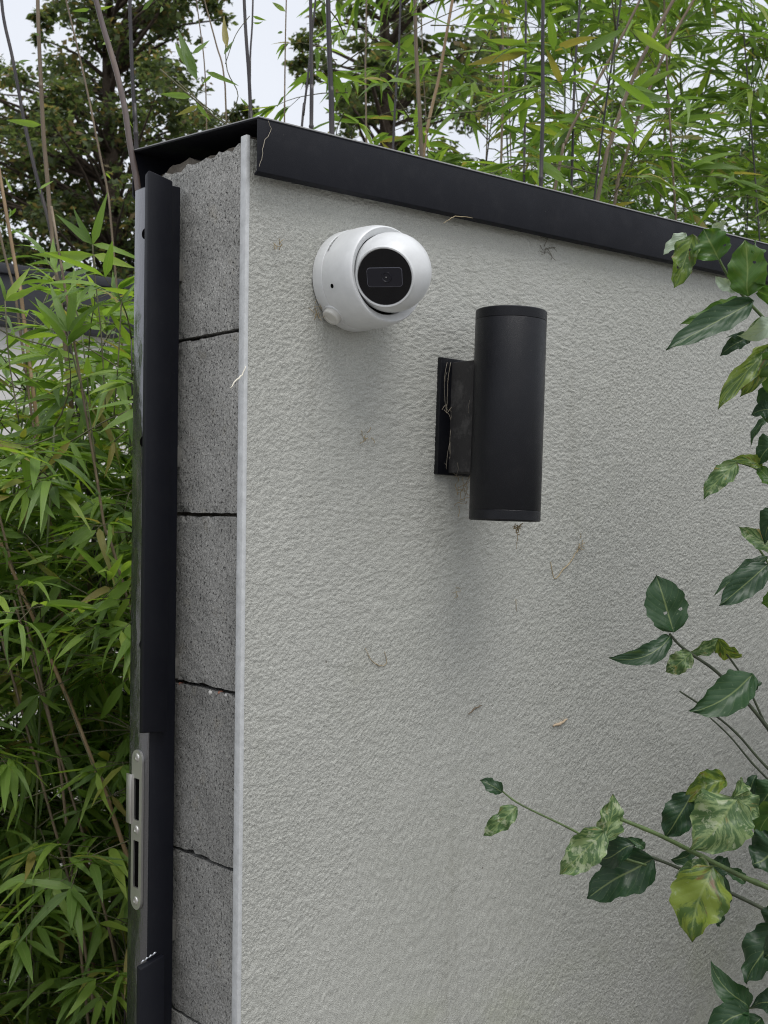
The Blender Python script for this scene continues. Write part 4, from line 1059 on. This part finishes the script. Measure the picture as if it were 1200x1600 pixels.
# ------------------------------------------------------------------ trees and hedge beyond
def inside(poly, x, y):
    c = False; n = len(poly)
    for i in range(n):
        x1, y1 = poly[i]; x2, y2 = poly[(i+1) % n]
        if (y1 > y) != (y2 > y) and x < (x2-x1)*(y-y1)/(y2-y1)+x1: c = not c
    return c
def crown_tree(name, label, cat, poly, dep, ddep, nclump, per, cr_px, leaf, m, seed, trunk_px=None, trunk_r=.16, extra=()):
    r = random.Random(seed)
    xs = [p[0] for p in poly]; ys = [p[1] for p in poly]
    cx_ = trunk_px[0][0] if trunk_px else sum(xs)/len(xs)
    gp = at(cx_, 800, dep); root = empty(name, (gp.x, gp.y, 0), label, cat)
    cl_ = []
    tries = 0
    while len(cl_) < nclump and tries < 20000:
        tries += 1
        x, y = r.uniform(min(xs), max(xs)), r.uniform(min(ys), max(ys))
        if inside(poly, x, y): cl_.append((x, y, dep+r.gauss(0, ddep), cr_px*r.uniform(.6, 1.35)))
    for (x, y, rr) in extra: cl_.append((x, y, dep+r.gauss(0, ddep*.6), rr))
    # trunk and limbs
    if trunk_px:
        tp = [at(x, y, dep) for x, y in trunk_px]
        tp = [Vector((tp[0].x, tp[0].y, -.1))]+tp
        tp = smooth_path(tp, 4)
        tube('trunk', tp, [trunk_r*(1-.75*i/(len(tp)-1)) for i in range(len(tp))], BARK, root, 8)
    g = Geo()
    for (x, y, d, rr) in cl_:
        if trunk_px and r.random() < .6:
            e = at(x, y, d); s0 = min(tp, key=lambda q: abs(q.z-(e.z-.35*(Vector((e.x-q.x, e.y-q.y, 0))).length-.1)))
            mdl = s0.lerp(e, .5)+Vector((0, 0, .08))+Vector((r.gauss(0, .06), r.gauss(0, .06), r.gauss(0, .06)))
            g.add(*tube_geo(smooth_path([s0, mdl, e], 3), [trunk_r*.20*(1-.8*k/6) for k in range(7)], 4))
    if g.v:
        o = mesh_obj('limbs', g.v, g.f, BARK, root, True); o['kind'] = 'stuff'
    n = 0; P, Dv, Nn, S = [], [], [], []
    for (x, y, d, rr) in cl_:
        c0 = at(x, y, d); R0 = rr*d/F
        for k in range(int(per*r.uniform(.5, 1.4))):
            v = Vector((r.gauss(0, 1), r.gauss(0, 1), r.gauss(0, .75))); v = v.normalized()*R0*r.random()**.5
            v.z *= .75
            P.append(c0+v); S.append(leaf*r.uniform(.6, 1.3))
            Dv.append(Vector((r.gauss(0, 1), r.gauss(0, 1), r.gauss(-.3, .6))).normalized()); Nn.append(Vector((r.gauss(0, .7), r.gauss(0, .7), 1)).normalized())
    P = np.array(P); Dv = np.array(Dv); Nn = np.array(Nn); S = np.array(S)[:, None]
    sd_ = np.cross(Nn, Dv); sd_ /= np.linalg.norm(sd_, axis=1)[:, None]+1e-9
    up_ = np.cross(Dv, sd_)
    V = np.stack([P, P+Dv*S*.5+sd_*S*.30+up_*S*.08, P+Dv*S, P+Dv*S*.5-sd_*S*.30+up_*S*.08], 1).reshape(-1, 3)
    nf = len(P)
    me = bpy.data.meshes.new('crown'); me.vertices.add(nf*4); me.vertices.foreach_set('co', V.ravel())
    me.loops.add(nf*4); me.loops.foreach_set('vertex_index', np.arange(nf*4, dtype=np.int32)); me.polygons.add(nf)
    me.polygons.foreach_set('loop_start', np.arange(0, nf*4, 4, dtype=np.int32)); me.update(calc_edges=True); me.validate()
    me.materials.append(m)
    ul = me.uv_layers.new(name='UVMap'); ul.data.foreach_set('uv', np.tile(np.array([.5, 0, 1, .5, .5, 1, 0, .5], np.float32), nf))
    ta = me.attributes.new('tint', 'FLOAT', 'POINT'); rr_ = np.random.default_rng(seed).random(nf).astype(np.float32); ta.data.foreach_set('value', np.repeat(rr_, 4))
    o = link(bpy.data.objects.new('crown', me), root); o['kind'] = 'stuff'
    return root
crown_tree('garden_tree', 'tall dark tree with rusty tinted foliage behind the left canes', 'tree',
           [(100, -140), (350, -140), (345, 15), (300, 45), (285, 95), (295, 145), (335, 190), (350, 300), (335, 480), (-160, 480), (-160, 125), (-60, 98), (20, 92), (45, 112), (80, 122), (92, 95), (78, 55), (98, 10)], 15, .8, 400, 105, 34, .090, TL_A, 3,
           [(180, 700), (178, 400), (172, 200), (168, 60), (175, -60)], .15, [(70, 40, 12), (60, 25, 10), (350, 30, 14), (330, 12, 14), (385, 172, 16), (365, 182, 14), (62, 60, 12), (70, 20, 10)])
crown_tree('garden_tree', 'dark open-crowned tree with visible trunk behind the middle canes', 'tree',
           [(530, -120), (760, -120), (770, 0), (690, 10), (680, 50), (790, 40), (790, 150), (720, 210), (690, 290), (670, 370), (500, 370), (520, 260), (545, 180), (520, 120), (540, 60)], 17, .9, 125, 105, 30, .11, TL_A, 9,
           [(610, 700), (608, 400), (606, 230), (602, 120), (600, -60)], .20, [(475, 65, 22), (490, 90, 26), (468, 100, 18), (505, 50, 24), (480, 120, 14), (510, 110, 20), (500, 30, 14)])
crown_tree('garden_hedge', 'mid green leafy hedge behind the bamboo at far right', 'hedge',
           [(880, 300), (960, 250), (1040, 235), (1120, 225), (1260, 215), (1420, 230), (1500, 420), (880, 420)], 8.5, .5, 120, 110, 40, .05, TL_B, 13)
